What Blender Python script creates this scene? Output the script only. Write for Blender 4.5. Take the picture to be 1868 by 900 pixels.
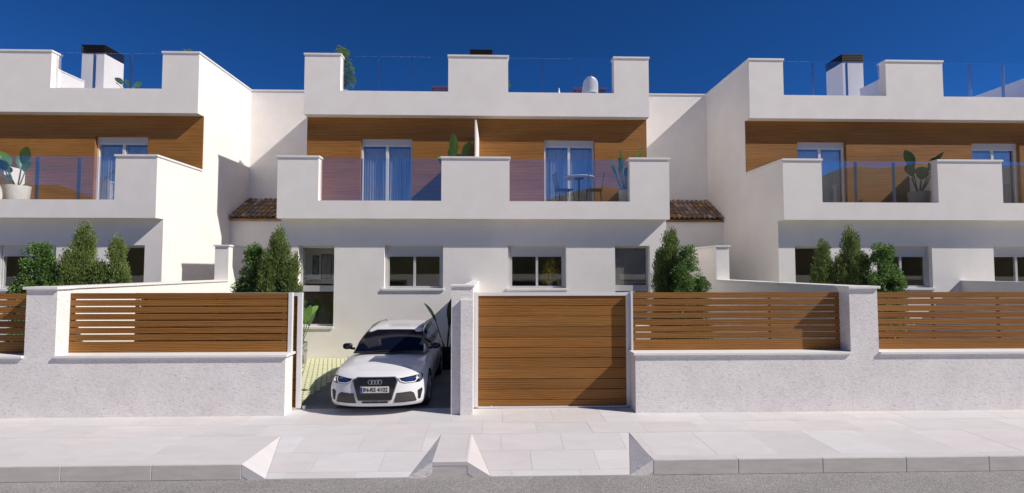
import bpy, bmesh, math, random
from mathutils import Vector, Matrix
import numpy as np
R = math.radians
for o in list(bpy.data.objects): bpy.data.objects.remove(o)
scene = bpy.context.scene
COL = scene.collection

# ------------------------------------------------------------------ camera
CAMZ = 2.73
cam = bpy.data.cameras.new('camera'); camo = bpy.data.objects.new('camera', cam); COL.objects.link(camo)
cam.sensor_width = 36; cam.lens = 36 * 891.05 / 1868; cam.shift_x = 0.0013
cam.clip_start = 0.1; cam.clip_end = 3000
camo.location = (0, 0, CAMZ); camo.rotation_euler = (math.pi / 2 + 0.0456, 0, -0.0276)
scene.camera = camo
# ------------------------------------------------------------------ sky and sun
SUN = Vector((2.87, -1.05, 2.63)).normalized()          # towards the sun
world = bpy.data.worlds.new('World'); scene.world = world; world.use_nodes = True
wn = world.node_tree.nodes; wl = world.node_tree.links
sky = wn.new('ShaderNodeTexSky'); sky.sky_type = 'NISHITA'; sky.sun_disc = False
sky.sun_elevation = math.asin(SUN.z); sky.sun_rotation = math.atan2(SUN.x, SUN.y)
sky.altitude = 5000; sky.air_density = 1.0; sky.dust_density = 0.0; sky.ozone_density = 10.0
hsv = wn.new('ShaderNodeHueSaturation'); hsv.inputs['Saturation'].default_value = 1.13; hsv.inputs['Hue'].default_value = 0.505     # the photograph's deep, saturated sky
wl.new(sky.outputs[0], hsv.inputs['Color']); wl.new(hsv.outputs[0], wn['Background'].inputs[0]); wn['Background'].inputs[1].default_value = 0.081
sun = bpy.data.lights.new('sun', 'SUN'); sun.energy = 4.25; sun.angle = R(0.6); sun.color = (1.0, 0.935, 0.855)
suno = bpy.data.objects.new('sun', sun); COL.objects.link(suno)
suno.rotation_euler = (-SUN).to_track_quat('-Z', 'Y').to_euler(); suno.location = (20, -10, 30)
scene.view_settings.view_transform = 'Standard'; scene.view_settings.look = 'None'
scene.view_settings.exposure = 0.22; scene.view_settings.gamma = 1.0; scene.view_settings.use_curve_mapping = False
scene.render.engine = 'CYCLES'
scene.cycles.max_bounces = 8; scene.cycles.diffuse_bounces = 4; scene.cycles.transparent_max_bounces = 16

# ------------------------------------------------------------------ materials
def new_mat(name):
    m = bpy.data.materials.new(name); m.use_nodes = True
    nt = m.node_tree; b = nt.nodes['Principled BSDF']
    return m, nt, b
def node(nt, t, **kw):
    n = nt.nodes.new(t)
    for k, v in kw.items():
        if k.startswith('i_'): n.inputs[k[2:].replace('_', ' ')].default_value = v
        else: setattr(n, k, v)
    return n
def ramp(nt, stops):
    r = nt.nodes.new('ShaderNodeValToRGB')
    while len(r.color_ramp.elements) < len(stops): r.color_ramp.elements.new(0.5)
    for e, (p, c) in zip(r.color_ramp.elements, stops): e.position = p; e.color = (*c, 1)
    return r
def plain(name, col, rough=0.5, metal=0.0, coat=0.0, spec=0.5):
    m, nt, b = new_mat(name)
    b.inputs['Base Color'].default_value = (*col, 1); b.inputs['Roughness'].default_value = rough
    b.inputs['Metallic'].default_value = metal; b.inputs['Coat Weight'].default_value = coat
    b.inputs['Specular IOR Level'].default_value = spec
    return m
def world_pos(nt):
    return nt.nodes.new('ShaderNodeNewGeometry').outputs['Position']
def noisy(name, c0, c1, scale, rough=0.85, bump=0.0, bscale=None, detail=6.0, stretch=None, dist=0.02, spec=0.3):
    """two-tone noise on world position with fine relief"""
    m, nt, b = new_mat(name); L = nt.links
    pos = world_pos(nt)
    if stretch:
        mp = node(nt, 'ShaderNodeMapping'); mp.inputs['Scale'].default_value = stretch; L.new(pos, mp.inputs[0]); pos = mp.outputs[0]
    n = node(nt, 'ShaderNodeTexNoise', i_Scale=scale, i_Detail=detail, i_Roughness=0.6); L.new(pos, n.inputs['Vector'])
    r = ramp(nt, [(0.3, c0), (0.7, c1)]); L.new(n.outputs[0], r.inputs[0]); L.new(r.outputs[0], b.inputs['Base Color'])
    b.inputs['Roughness'].default_value = rough; b.inputs['Specular IOR Level'].default_value = spec
    if bump:
        n2 = node(nt, 'ShaderNodeTexNoise', i_Scale=bscale or scale * 4, i_Detail=4.0); L.new(pos, n2.inputs['Vector'])
        bp = node(nt, 'ShaderNodeBump', i_Strength=bump, i_Distance=dist); L.new(n2.outputs[0], bp.inputs['Height']); L.new(bp.outputs[0], b.inputs['Normal'])
    return m
M = {}
M['plaster'] = noisy('white_plaster', (0.82, 0.780, 0.738), (0.88, 0.842, 0.803), 1.6, 0.9, 0.35, 55, dist=0.012)
M['interior'] = noisy('interior_paint', (0.50, 0.42, 0.23), (0.60, 0.51, 0.30), 0.7, 0.9)
M['interior_floor'] = noisy('interior_floor', (0.12, 0.09, 0.06), (0.18, 0.13, 0.09), 2, 0.5)
M['cap'] = noisy('white_cap_stone', (0.76, 0.745, 0.72), (0.82, 0.81, 0.79), 5, 0.55, 0.08, 60, dist=0.004)
M['white_metal'] = plain('white_aluminium', (0.74, 0.735, 0.73), 0.35)
M['grey_metal'] = plain('pale_grey_shutter', (0.56, 0.56, 0.58), 0.5)
M['rubber'] = plain('black_rubber', (0.012, 0.012, 0.013), 0.75)
M['black_gloss'] = plain('black_gloss', (0.008, 0.008, 0.010), 0.12, coat=0.5)
M['black_matte'] = plain('black_matte', (0.010, 0.010, 0.011), 0.6)
M['steel'] = plain('blue_steel_fin', (0.10, 0.17, 0.34), 0.3, 0.6)
M['louvre'] = plain('dark_bronze_louvre', (0.022, 0.016, 0.012), 0.45, 0.4)
M['chrome'] = plain('chrome', (0.75, 0.75, 0.77), 0.12, 1.0)
M['pot_white'] = noisy('white_glazed_pot', (0.66, 0.65, 0.64), (0.76, 0.75, 0.74), 6, 0.4)
M['pot_grey'] = noisy('grey_concrete_pot', (0.26, 0.255, 0.25), (0.36, 0.35, 0.34), 8, 0.8, 0.2, 60)
M['pot_dark'] = noisy('dark_pot', (0.03, 0.03, 0.032), (0.05, 0.05, 0.052), 8, 0.5)
M['soil'] = noisy('soil', (0.03, 0.02, 0.012), (0.06, 0.04, 0.025), 20, 0.95)
M['bark'] = noisy('bark', (0.06, 0.04, 0.025), (0.12, 0.085, 0.055), 14, 0.95, 0.5)
M['kerb'] = noisy('kerb_stone', (0.54, 0.50, 0.46), (0.64, 0.60, 0.56), 3.0, 0.9, 0.2, 60, stretch=(1, 1, 5))
M['driveway'] = noisy('driveway_concrete', (0.20, 0.195, 0.19), (0.27, 0.26, 0.255), 1.4, 0.85, 0.15, 50)
M['lawn'] = noisy('garden_ground', (0.10, 0.15, 0.045), (0.17, 0.22, 0.075), 6, 0.95, 0.3, 60)
M['paver'] = noisy('pale_green_paver', (0.58, 0.59, 0.37), (0.69, 0.69, 0.48), 7, 0.9, 0.2, 60)
M['paver_joint'] = noisy('mossy_joint', (0.20, 0.23, 0.09), (0.32, 0.35, 0.15), 12, 0.95)
M['bounce_pale'] = noisy('pale_bounce_ground', (0.56, 0.52, 0.46), (0.66, 0.62, 0.55), 0.8, 0.95)  # kept pale so the added ground sheet gives more fill light
M['hill'] = noisy('scrub_hillside', (0.035, 0.045, 0.028), (0.075, 0.075, 0.05), 0.03, 0.95)
M['cushion'] = noisy('faded_red_fabric', (0.16, 0.05, 0.045), (0.22, 0.075, 0.06), 8, 0.9)
M['grout'] = plain('grout', (0.56, 0.53, 0.515), 0.95)
M['dim_floor'] = noisy('low_bounce_floor', (0.20, 0.175, 0.155), (0.27, 0.24, 0.215), 3, 0.7)
M['frame'] = plain('shaded_window_frame', (0.52, 0.52, 0.52), 0.4)  # grey carries the shade that the ground floor frames stand in
M['dark_frame'] = plain('dark_picture_frame', (0.02, 0.018, 0.016), 0.4)
M['picture'] = noisy('abstract_print', (0.12, 0.11, 0.10), (0.45, 0.43, 0.40), 4, 0.7)
M['curtain'] = noisy('pale_curtain', (0.72, 0.71, 0.69), (0.84, 0.83, 0.81), 3, 0.9, stretch=(14, 1, .4))

def mat_stone(name):
    """rough scraped white render of the street wall: pale with short dark flecks"""
    m, nt, b = new_mat(name); L = nt.links; pos = world_pos(nt)
    mp = node(nt, 'ShaderNodeMapping'); mp.inputs['Scale'].default_value = (1, 1, 1.9); mp.inputs['Rotation'].default_value = (0, R(12), 0); L.new(pos, mp.inputs[0])
    n1 = node(nt, 'ShaderNodeTexNoise', i_Scale=17.0, i_Detail=5.0, i_Roughness=0.65, i_Distortion=0.8); L.new(mp.outputs[0], n1.inputs['Vector'])
    r1 = ramp(nt, [(0.28, (0.56, 0.53, 0.51)), (0.40, (0.78, 0.745, 0.72)), (0.55, (0.87, 0.832, 0.80)), (0.8, (0.91, 0.872, 0.84))]); L.new(n1.outputs[0], r1.inputs[0])
    n2 = node(nt, 'ShaderNodeTexNoise', i_Scale=2.2, i_Detail=3.0); L.new(pos, n2.inputs['Vector'])
    r2 = ramp(nt, [(0.3, (0.90, 0.89, 0.89)), (0.7, (1, 1, 1))]); L.new(n2.outputs[0], r2.inputs[0])
    mx = node(nt, 'ShaderNodeMix', data_type='RGBA', blend_type='MULTIPLY'); mx.inputs[0].default_value = 1
    L.new(r1.outputs[0], mx.inputs[6]); L.new(r2.outputs[0], mx.inputs[7]); L.new(mx.outputs[2], b.inputs['Base Color'])
    b.inputs['Roughness'].default_value = 0.95; b.inputs['Specular IOR Level'].default_value = 0.2
    bp = node(nt, 'ShaderNodeBump', i_Strength=0.55, i_Distance=0.012); L.new(n1.outputs[0], bp.inputs['Height']); L.new(bp.outputs[0], b.inputs['Normal'])
    return m
M['stone'] = mat_stone('scraped_white_render')

def mat_wood(name, dark, mid, light, scale=1.0, rnd=True):
    """horizontal grain with cathedral figure, different on every board"""
    m, nt, b = new_mat(name); L = nt.links
    tc = nt.nodes.new('ShaderNodeTexCoord'); oi = nt.nodes.new('ShaderNodeObjectInfo')
    add = node(nt, 'ShaderNodeVectorMath', operation='ADD'); sc = node(nt, 'ShaderNodeVectorMath', operation='SCALE')
    cmb = nt.nodes.new('ShaderNodeCombineXYZ')
    for i in range(3): L.new(oi.outputs['Random'], cmb.inputs[i])
    L.new(cmb.outputs[0], sc.inputs[0]); sc.inputs['Scale'].default_value = 37.0 if rnd else 0.0
    L.new(tc.outputs['Object'], add.inputs[0]); L.new(sc.outputs[0], add.inputs[1])
    mp = node(nt, 'ShaderNodeMapping'); mp.inputs['Scale'].default_value = (0.55 * scale, 1.0, 5.0 * scale); L.new(add.outputs[0], mp.inputs[0])
    w = node(nt, 'ShaderNodeTexWave', wave_type='BANDS', bands_direction='Z', i_Scale=1.3, i_Distortion=7.0, i_Detail=3.0, i_Detail_Scale=0.7)
    L.new(mp.outputs[0], w.inputs['Vector'])
    mp2 = node(nt, 'ShaderNodeMapping'); mp2.inputs['Scale'].default_value = (1.2, 8.0, 60.0); L.new(add.outputs[0], mp2.inputs[0])
    n = node(nt, 'ShaderNodeTexNoise', i_Scale=1.6, i_Detail=6.0, i_Roughness=0.7); L.new(mp2.outputs[0], n.inputs['Vector'])
    mp3 = node(nt, 'ShaderNodeMapping'); mp3.inputs['Scale'].default_value = (0.25, 1.0, 1.6); L.new(add.outputs[0], mp3.inputs[0])
    n3 = node(nt, 'ShaderNodeTexNoise', i_Scale=1.5, i_Detail=3.0); L.new(mp3.outputs[0], n3.inputs['Vector'])
    mixf = node(nt, 'ShaderNodeMix', data_type='FLOAT'); mixf.inputs[0].default_value = 0.62
    L.new(w.outputs[1], mixf.inputs[2]); L.new(n.outputs[0], mixf.inputs[3])
    mix2 = node(nt, 'ShaderNodeMix', data_type='FLOAT'); mix2.inputs[0].default_value = 0.30
    L.new(mixf.outputs[0], mix2.inputs[2]); L.new(n3.outputs[0], mix2.inputs[3])
    r = ramp(nt, [(0.34, dark), (0.48, mid), (0.62, light)]); L.new(mix2.outputs[0], r.inputs[0])
    hs = node(nt, 'ShaderNodeHueSaturation'); L.new(r.outputs[0], hs.inputs['Color'])
    mr = node(nt, 'ShaderNodeMapRange'); mr.inputs[3].default_value = 0.86; mr.inputs[4].default_value = 1.12
    L.new(oi.outputs['Random'], mr.inputs[0]); L.new(mr.outputs[0], hs.inputs['Value'])
    L.new(hs.outputs[0], b.inputs['Base Color'])
    b.inputs['Roughness'].default_value = 0.6; b.inputs['Specular IOR Level'].default_value = 0.25
    bp = node(nt, 'ShaderNodeBump', i_Strength=0.12, i_Distance=0.004); L.new(n.outputs[0], bp.inputs['Height']); L.new(bp.outputs[0], b.inputs['Normal'])
    return m
M['wood'] = mat_wood('oak_cladding', (0.16, 0.063, 0.013), (0.275, 0.118, 0.026), (0.38, 0.180, 0.048), 1.0)
M['slat'] = mat_wood('oak_slat', (0.14, 0.056, 0.012), (0.25, 0.106, 0.024), (0.34, 0.155, 0.040), 1.6)

def mat_tile(name, c0, c1, rough=0.55):
    """pale stone slab: each one a slightly different tone, faint streaks"""
    m, nt, b = new_mat(name); L = nt.links; pos = world_pos(nt); oi = nt.nodes.new('ShaderNodeObjectInfo')
    mp = node(nt, 'ShaderNodeMapping'); mp.inputs['Scale'].default_value = (0.8, 2.2, 1); L.new(pos, mp.inputs[0])
    cmb = nt.nodes.new('ShaderNodeCombineXYZ'); ml = node(nt, 'ShaderNodeMath', operation='MULTIPLY'); ml.inputs[1].default_value = 40
    L.new(oi.outputs['Random'], ml.inputs[0]); L.new(ml.outputs[0], cmb.inputs[0]); L.new(ml.outputs[0], cmb.inputs[1])
    L.new(cmb.outputs[0], mp.inputs['Location'])
    n = node(nt, 'ShaderNodeTexNoise', i_Scale=1.7, i_Detail=7.0, i_Roughness=0.65, i_Distortion=0.6); L.new(mp.outputs[0], n.inputs['Vector'])
    r = ramp(nt, [(0.25, c0), (0.7, c1)]); L.new(n.outputs[0], r.inputs[0])
    hs = node(nt, 'ShaderNodeHueSaturation'); L.new(r.outputs[0], hs.inputs['Color'])
    mr = node(nt, 'ShaderNodeMapRange'); mr.inputs[3].default_value = 0.94; mr.inputs[4].default_value = 1.03
    L.new(oi.outputs['Random'], mr.inputs[0]); L.new(mr.outputs[0], hs.inputs['Value'])
    mr2 = node(nt, 'ShaderNodeMapRange'); mr2.inputs[3].default_value = 0.5; mr2.inputs[4].default_value = 1.5
    mo = node(nt, 'ShaderNodeMath', operation='FRACT'); m7 = node(nt, 'ShaderNodeMath', operation='MULTIPLY'); m7.inputs[1].default_value = 7.31
    L.new(oi.outputs['Random'], m7.inputs[0]); L.new(m7.outputs[0], mo.inputs[0]); L.new(mo.outputs[0], mr2.inputs[0]); L.new(mr2.outputs[0], hs.inputs['Saturation'])
    L.new(hs.outputs[0], b.inputs['Base Color']); b.inputs['Roughness'].default_value = rough; b.inputs['Specular IOR Level'].default_value = 0.3
    n2 = node(nt, 'ShaderNodeTexNoise', i_Scale=70.0, i_Detail=3.0); L.new(pos, n2.inputs['Vector'])
    bp = node(nt, 'ShaderNodeBump', i_Strength=0.10, i_Distance=0.004); L.new(n2.outputs[0], bp.inputs['Height']); L.new(bp.outputs[0], b.inputs['Normal'])
    return m
M['slab'] = mat_tile('pavement_slab', (0.58, 0.552, 0.545), (0.66, 0.638, 0.632), 0.75)
M['clay'] = mat_tile('weathered_clay', (0.19, 0.13, 0.088), (0.40, 0.285, 0.20), 0.9)
# clay tiles differ more from each other
for n_ in M['clay'].node_tree.nodes:
    if n_.type == 'MAP_RANGE' and abs(n_.inputs[3].default_value - 0.94) < 1e-4: n_.inputs[3].default_value = 0.55; n_.inputs[4].default_value = 1.35

def mat_asphalt():
    m, nt, b = new_mat('pale_asphalt'); L = nt.links; pos = world_pos(nt)
    v = node(nt, 'ShaderNodeTexVoronoi', i_Scale=110.0); L.new(pos, v.inputs['Vector'])
    r = ramp(nt, [(0.0, (0.19, 0.178, 0.172)), (0.45, (0.30, 0.283, 0.275)), (1.0, (0.46, 0.437, 0.42))])
    sp = nt.nodes.new('ShaderNodeSeparateColor'); L.new(v.outputs['Color'], sp.inputs[0]); L.new(sp.outputs[0], r.inputs[0])
    n = node(nt, 'ShaderNodeTexNoise', i_Scale=1.1, i_Detail=6.0); L.new(pos, n.inputs['Vector'])
    r2 = ramp(nt, [(0.3, (0.86, 0.86, 0.86)), (0.7, (1.06, 1.05, 1.04))]); L.new(n.outputs[0], r2.inputs[0])
    mx = node(nt, 'ShaderNodeMix', data_type='RGBA', blend_type='MULTIPLY'); mx.inputs[0].default_value = 1
    L.new(r.outputs[0], mx.inputs[6]); L.new(r2.outputs[0], mx.inputs[7]); L.new(mx.outputs[2], b.inputs['Base Color'])
    b.inputs['Roughness'].default_value = 0.9; b.inputs['Specular IOR Level'].default_value = 0.25
    bp = node(nt, 'ShaderNodeBump', i_Strength=0.6, i_Distance=0.008); L.new(v.outputs['Distance'], bp.inputs['Height']); L.new(bp.outputs[0], b.inputs['Normal'])
    return m
M['asphalt'] = mat_asphalt()

def mat_glass(name, tint, base_refl, gloss=(1, 1, 1)):
    """thin pane: see-through with a mirror layer whose weight follows the angle of view (Fresnel)"""
    m = bpy.data.materials.new(name); m.use_nodes = True; nt = m.node_tree; nt.nodes.clear(); L = nt.links
    out = nt.nodes.new('ShaderNodeOutputMaterial'); mx = nt.nodes.new('ShaderNodeMixShader')
    tr = nt.nodes.new('ShaderNodeBsdfTransparent'); tr.inputs[0].default_value = (*tint, 1)
    gl = nt.nodes.new('ShaderNodeBsdfGlossy'); gl.inputs['Color'].default_value = (*gloss, 1); gl.inputs['Roughness'].default_value = 0.0
    lw = nt.nodes.new('ShaderNodeLayerWeight'); lw.inputs[0].default_value = 0.5
    pw = node(nt, 'ShaderNodeMath', operation='POWER'); pw.inputs[1].default_value = 5.0; L.new(lw.outputs['Facing'], pw.inputs[0])
    ad = node(nt, 'ShaderNodeMath', operation='MULTIPLY_ADD', use_clamp=True); ad.inputs[1].default_value = 0.5; ad.inputs[2].default_value = base_refl + 0.02
    L.new(pw.outputs[0], ad.inputs[0]); L.new(ad.outputs[0], mx.inputs[0]); L.new(tr.outputs[0], mx.inputs[1]); L.new(gl.outputs[0], mx.inputs[2]); L.new(mx.outputs[0], out.inputs[0])
    return m
M['rail_glass'] = mat_glass('balustrade_glass', (0.985, 0.988, 0.992), 0.115)
M['door_glass'] = mat_glass('solar_door_glass', (0.88, 0.89, 0.90), 0.20)
M['win_glass'] = mat_glass('window_glass', (0.90, 0.91, 0.90), 0.03)
M['car_glass'] = plain('tinted_car_glass', (0.004, 0.005, 0.012), 0.03, spec=0.22)
M['headlamp_glass'] = plain('headlamp_lens', (0.02, 0.035, 0.12), 0.05, spec=0.7)
M['drl'] = plain('white_light_strip', (0.82, 0.83, 0.85), 0.25)
M['plate_white'] = plain('plate_white', (0.62, 0.61, 0.59), 0.4)
M['plate_blue'] = plain('plate_blue', (0.015, 0.04, 0.30), 0.4)
def mat_paint():
    m, nt, b = new_mat('white_car_paint')
    b.inputs['Base Color'].default_value = (0.74, 0.74, 0.755, 1); b.inputs['Roughness'].default_value = 0.32
    b.inputs['Coat Weight'].default_value = 0.9; b.inputs['Coat Roughness'].default_value = 0.04
    return m
M['paint'] = mat_paint()

def mat_leaf(name, dark, mid, light, scale=3.0, rough=0.5, transl=0.25):
    m, nt, b = new_mat(name); L = nt.links; pos = world_pos(nt); geo = nt.nodes.new('ShaderNodeNewGeometry')
    n = node(nt, 'ShaderNodeTexNoise', i_Scale=scale, i_Detail=3.0); L.new(pos, n.inputs['Vector'])
    mixf = node(nt, 'ShaderNodeMix', data_type='FLOAT'); mixf.inputs[0].default_value = 0.5
    L.new(n.outputs[0], mixf.inputs[2]); L.new(geo.outputs['Random Per Island'], mixf.inputs[3])
    r = ramp(nt, [(0.2, dark), (0.5, mid), (0.8, light)]); L.new(mixf.outputs[0], r.inputs[0]); L.new(r.outputs[0], b.inputs['Base Color'])
    b.inputs['Roughness'].default_value = rough; b.inputs['Specular IOR Level'].default_value = 0.3
    tl = nt.nodes.new('ShaderNodeBsdfTranslucent'); L.new(r.outputs[0], tl.inputs[0])
    mx = nt.nodes.new('ShaderNodeMixShader'); mx.inputs[0].default_value = transl
    out = nt.nodes['Material Output']; L.new(b.outputs[0], mx.inputs[1]); L.new(tl.outputs[0], mx.inputs[2]); L.new(mx.outputs[0], out.inputs[0])
    return m
M['juniper'] = mat_leaf('juniper_foliage', (0.070, 0.115, 0.030), (0.175, 0.245, 0.070), (0.30, 0.37, 0.12), transl=.35)
M['leafy'] = mat_leaf('bright_shrub_leaf', (0.060, 0.125, 0.030), (0.150, 0.270, 0.070), (0.27, 0.40, 0.12), transl=.35)
M['banana'] = mat_leaf('broad_leaf', (0.05, 0.12, 0.035), (0.11, 0.22, 0.055), (0.20, 0.34, 0.09), 2.0, 0.35)
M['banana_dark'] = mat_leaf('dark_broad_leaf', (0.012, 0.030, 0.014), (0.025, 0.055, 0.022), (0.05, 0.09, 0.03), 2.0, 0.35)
M['yellow_leaf'] = mat_leaf('yellow_flowering_leaf', (0.20, 0.17, 0.02), (0.48, 0.40, 0.05), (0.70, 0.58, 0.10), 4.0, 0.5)

# ------------------------------------------------------------------ mesh helpers
class MB:
    def __init__(s): s.v = []; s.f = []
    def quad(s, a, b, c, d): n = len(s.v); s.v += [a, b, c, d]; s.f.append((n, n + 1, n + 2, n + 3)); return s
    def box(s, x0, x1, y0, y1, z0, z1):
        n = len(s.v)
        s.v += [(x0, y0, z0), (x1, y0, z0), (x1, y1, z0), (x0, y1, z0), (x0, y0, z1), (x1, y0, z1), (x1, y1, z1), (x0, y1, z1)]
        s.f += [(n, n + 3, n + 2, n + 1), (n + 4, n + 5, n + 6, n + 7), (n, n + 1, n + 5, n + 4), (n + 1, n + 2, n + 6, n + 5), (n + 2, n + 3, n + 7, n + 6), (n + 3, n, n + 4, n + 7)]
        return s
    def prism(s, poly, d):
        """poly: list of 3D points, extruded by vector d"""
        n = len(s.v); k = len(poly); d = Vector(d)
        s.v += [tuple(p) for p in poly] + [tuple(Vector(p) + d) for p in poly]
        s.f.append(tuple(range(n, n + k))); s.f.append(tuple(range(n + 2 * k - 1, n + k - 1, -1)))
        for i in range(k): j = (i + 1) % k; s.f.append((n + i, n + k + i, n + k + j, n + j))
        return s
    def plate(s, xs, zs, solid, y0, y1):
        """frontal wall with openings: cells of a grid, faces only where needed"""
        nx, nz = len(xs) - 1, len(zs) - 1
        g = [[solid((xs[i] + xs[i + 1]) / 2, (zs[k] + zs[k + 1]) / 2) for k in range(nz)] for i in range(nx)]
        S = lambda i, k: 0 <= i < nx and 0 <= k < nz and g[i][k]
        for i in range(nx):
            for k in range(nz):
                if not g[i][k]: continue
                a, b, c, d = xs[i], xs[i + 1], zs[k], zs[k + 1]
                s.quad((a, y0, c), (b, y0, c), (b, y0, d), (a, y0, d)); s.quad((b, y1, c), (a, y1, c), (a, y1, d), (b, y1, d))
                if not S(i - 1, k): s.quad((a, y1, c), (a, y0, c), (a, y0, d), (a, y1, d))
                if not S(i + 1, k): s.quad((b, y0, c), (b, y1, c), (b, y1, d), (b, y0, d))
                if not S(i, k - 1): s.quad((a, y1, c), (b, y1, c), (b, y0, c), (a, y0, c))
                if not S(i, k + 1): s.quad((a, y0, d), (b, y0, d), (b, y1, d), (a, y1, d))
        return s
    def tube(s, pts, r, n=8, cap=True):
        pts = [Vector(p) for p in pts]; base = len(s.v)
        for i, p in enumerate(pts):
            t = (pts[min(i + 1, len(pts) - 1)] - pts[max(i - 1, 0)]).normalized()
            up = Vector((0, 0, 1)) if abs(t.z) < .9 else Vector((1, 0, 0))
            a = t.cross(up).normalized(); b = t.cross(a)
            rr = r[i] if isinstance(r, (list, tuple)) else r
            for k in range(n):
                an = 2 * math.pi * k / n; s.v.append(tuple(p + (a * math.cos(an) + b * math.sin(an)) * rr))
        for i in range(len(pts) - 1):
            for k in range(n):
                j = (k + 1) % n; s.f.append((base + i * n + k, base + i * n + j, base + (i + 1) * n + j, base + (i + 1) * n + k))
        if cap:
            s.f.append(tuple(range(base + n - 1, base - 1, -1))); e = base + (len(pts) - 1) * n; s.f.append(tuple(range(e, e + n)))
        return s
    def lathe(s, prof, c=(0, 0, 0), n=24, axis='z'):
        base = len(s.v)
        for r, z in prof:
            for k in range(n):
                an = 2 * math.pi * k / n; u, w = r * math.cos(an), r * math.sin(an)
                p = (u, w, z) if axis == 'z' else (z, u, w)
                s.v.append((c[0] + p[0], c[1] + p[1], c[2] + p[2]))
        for i in range(len(prof) - 1):
            for k in range(n):
                j = (k + 1) % n; s.f.append((base + i * n + k, base + i * n + j, base + (i + 1) * n + j, base + (i + 1) * n + k))
        return s
    def build(s, name, mat, parent=None, smooth=False, angle=40, weld=False, bevel=0):
        me = bpy.data.meshes.new(name); me.from_pydata(s.v, [], s.f)
        if weld or bevel:
            bm = bmesh.new(); bm.from_mesh(me); bmesh.ops.remove_doubles(bm, verts=bm.verts, dist=1e-5)
            bmesh.ops.recalc_face_normals(bm, faces=bm.faces)
            if bevel:
                es = [e for e in bm.edges if len(e.link_faces) == 2 and e.calc_face_angle(0) > 0.5]
                bmesh.ops.bevel(bm, geom=es, offset=bevel, segments=2, affect='EDGES', profile=0.5)
            bm.to_mesh(me); bm.free()
        me.materials.append(M[mat] if isinstance(mat, str) else mat)
        if smooth:
            me.polygons.foreach_set('use_smooth', [True] * len(me.polygons)); me.set_sharp_from_angle(angle=R(angle))
        o = bpy.data.objects.new(name, me); COL.objects.link(o)
        if parent is not None: o.parent = parent
        return o
def box(name, mat, parent, *b, bevel=0): return MB().box(*b).build(name, mat, parent, bevel=bevel)
def tag(o, label=None, cat=None, group=None, kind=None):
    if label: o['label'] = label
    if cat: o['category'] = cat
    if group: o['group'] = group
    if kind: o['kind'] = kind
    return o
def empty(name, loc=(0, 0, 0), rz=0):
    o = bpy.data.objects.new(name, None); COL.objects.link(o); o.location = loc; o.rotation_euler = (0, 0, rz); o.empty_display_size = .2
    return o
def copy_tree(o, parent=None):
    c = o.copy(); COL.objects.link(c)
    if parent is not None: c.parent = parent
    for ch in list(o.children): copy_tree(ch, c)
    return c
def dup(obj, parent, loc=None):
    c = obj.copy(); COL.objects.link(c); c.parent = parent
    if loc is not None: c.location = loc
    return c

# ------------------------------------------------------------------ the plan (metres)
X0, PER = -0.666, 15.531                 # axis of the middle pair of houses, spacing of the pairs
HB = 5.977                               # half width of a pair
YB, YG, YP, YW, YK = 14.842, 15.189, 16.725, 17.057, 20.268
ZB0, ZBL, ZB1 = 4.250, 4.796, 6.100      # balcony: underside, low parapet, top
ZP0, ZPL, ZP1 = 8.031, 8.867, 10.107     # roof parapet
YF, YFB = 9.319, 9.650                   # street wall front and back
YKERB, KH = 7.056, 0.214
XD = X0 - PER / 2

# ------------------------------------------------------------------ ground
g = MB().box(-700, 700, -700, YF + .39, -KH - 0.6, -KH).build('street', 'asphalt'); tag(g, kind='structure')
g = MB().box(-700, 700, YF + .395, 700, -KH - 0.5, -0.03).build('ground', 'lawn'); tag(g, kind='structure')
g = MB().box(-700, 700, -700, -1.2, -KH - .3, -KH + .05).build('bounce_ground', 'bounce_pale'); tag(g, kind='structure')  # unseen pale sheet behind the camera, added to bounce light onto the fronts
# hills across the street, behind the viewer: what the upper windows mirror
hm = MB(); hn = 120; hr = random.Random(5)
ang = [math.pi + math.pi * (i / hn) for i in range(hn + 1)]
def hill_el(a):
    dx = math.cos(a) / max(0.05, -math.sin(a))
    e = 6.2 + 4.0 / (1 + math.exp(-(dx - 0.05) * 18)) - 1.2 * max(0, dx - 1.0) + 2.0 / (1 + math.exp((dx + 0.75) * 9))
    return max(5.0, min(e, 10.6)) + 0.5 * math.sin(dx * 9) + 0.25 * math.sin(dx * 31 + 1) + hr.uniform(-.12, .12)
for i, a in enumerate(ang):
    top = 320 * math.tan(R(hill_el(a)))
    for rr, zz in ((240, -1), (280, top * .55), (320, top), (420, top * .6), (520, -1)):
        hm.v.append((rr * math.cos(a), rr * math.sin(a), zz))
for i in range(hn):
    for k in range(4): n = i * 5 + k; hm.f.append((n, n + 1, n + 6, n + 5))
tag(hm.build('hills', 'hill', smooth=True, angle=60), kind='structure')

# pavement: bed, slabs, ramps, kerb
pave = MB().box(-24, 26, 8.25, YF + 0.40, -0.10, -0.008).build('sidewalk', 'grout'); tag(pave, kind='structure')
def clip(poly, a, b, c):                  # keep a*x + b*y <= c
    out = []
    for i in range(len(poly)):
        p, q = poly[i], poly[(i + 1) % len(poly)]; dp = a * p[0] + b * p[1] - c; dq = a * q[0] + b * q[1] - c
        if dp <= 0: out.append(p)
        if (dp < 0 < dq) or (dq < 0 < dp): t = dp / (dp - dq); out.append((p[0] + t * (q[0] - p[0]), p[1] + t * (q[1] - p[1])))
    return out
def clip_to(poly, conv):
    for i in range(len(conv)):
        (x1, y1), (x2, y2) = conv[i], conv[(i + 1) % len(conv)]
        a, b = y2 - y1, -(x2 - x1)
        poly = clip(poly, a, b, a * x1 + b * y1)
        if len(poly) < 3: return []
    return poly
def area(p): return abs(sum(p[i][0] * p[(i + 1) % len(p)][1] - p[(i + 1) % len(p)][0] * p[i][1] for i in range(len(p)))) / 2
GAP = 0.0016; YR = 8.235; YKB = 7.228
rng = random.Random(11)
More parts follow.
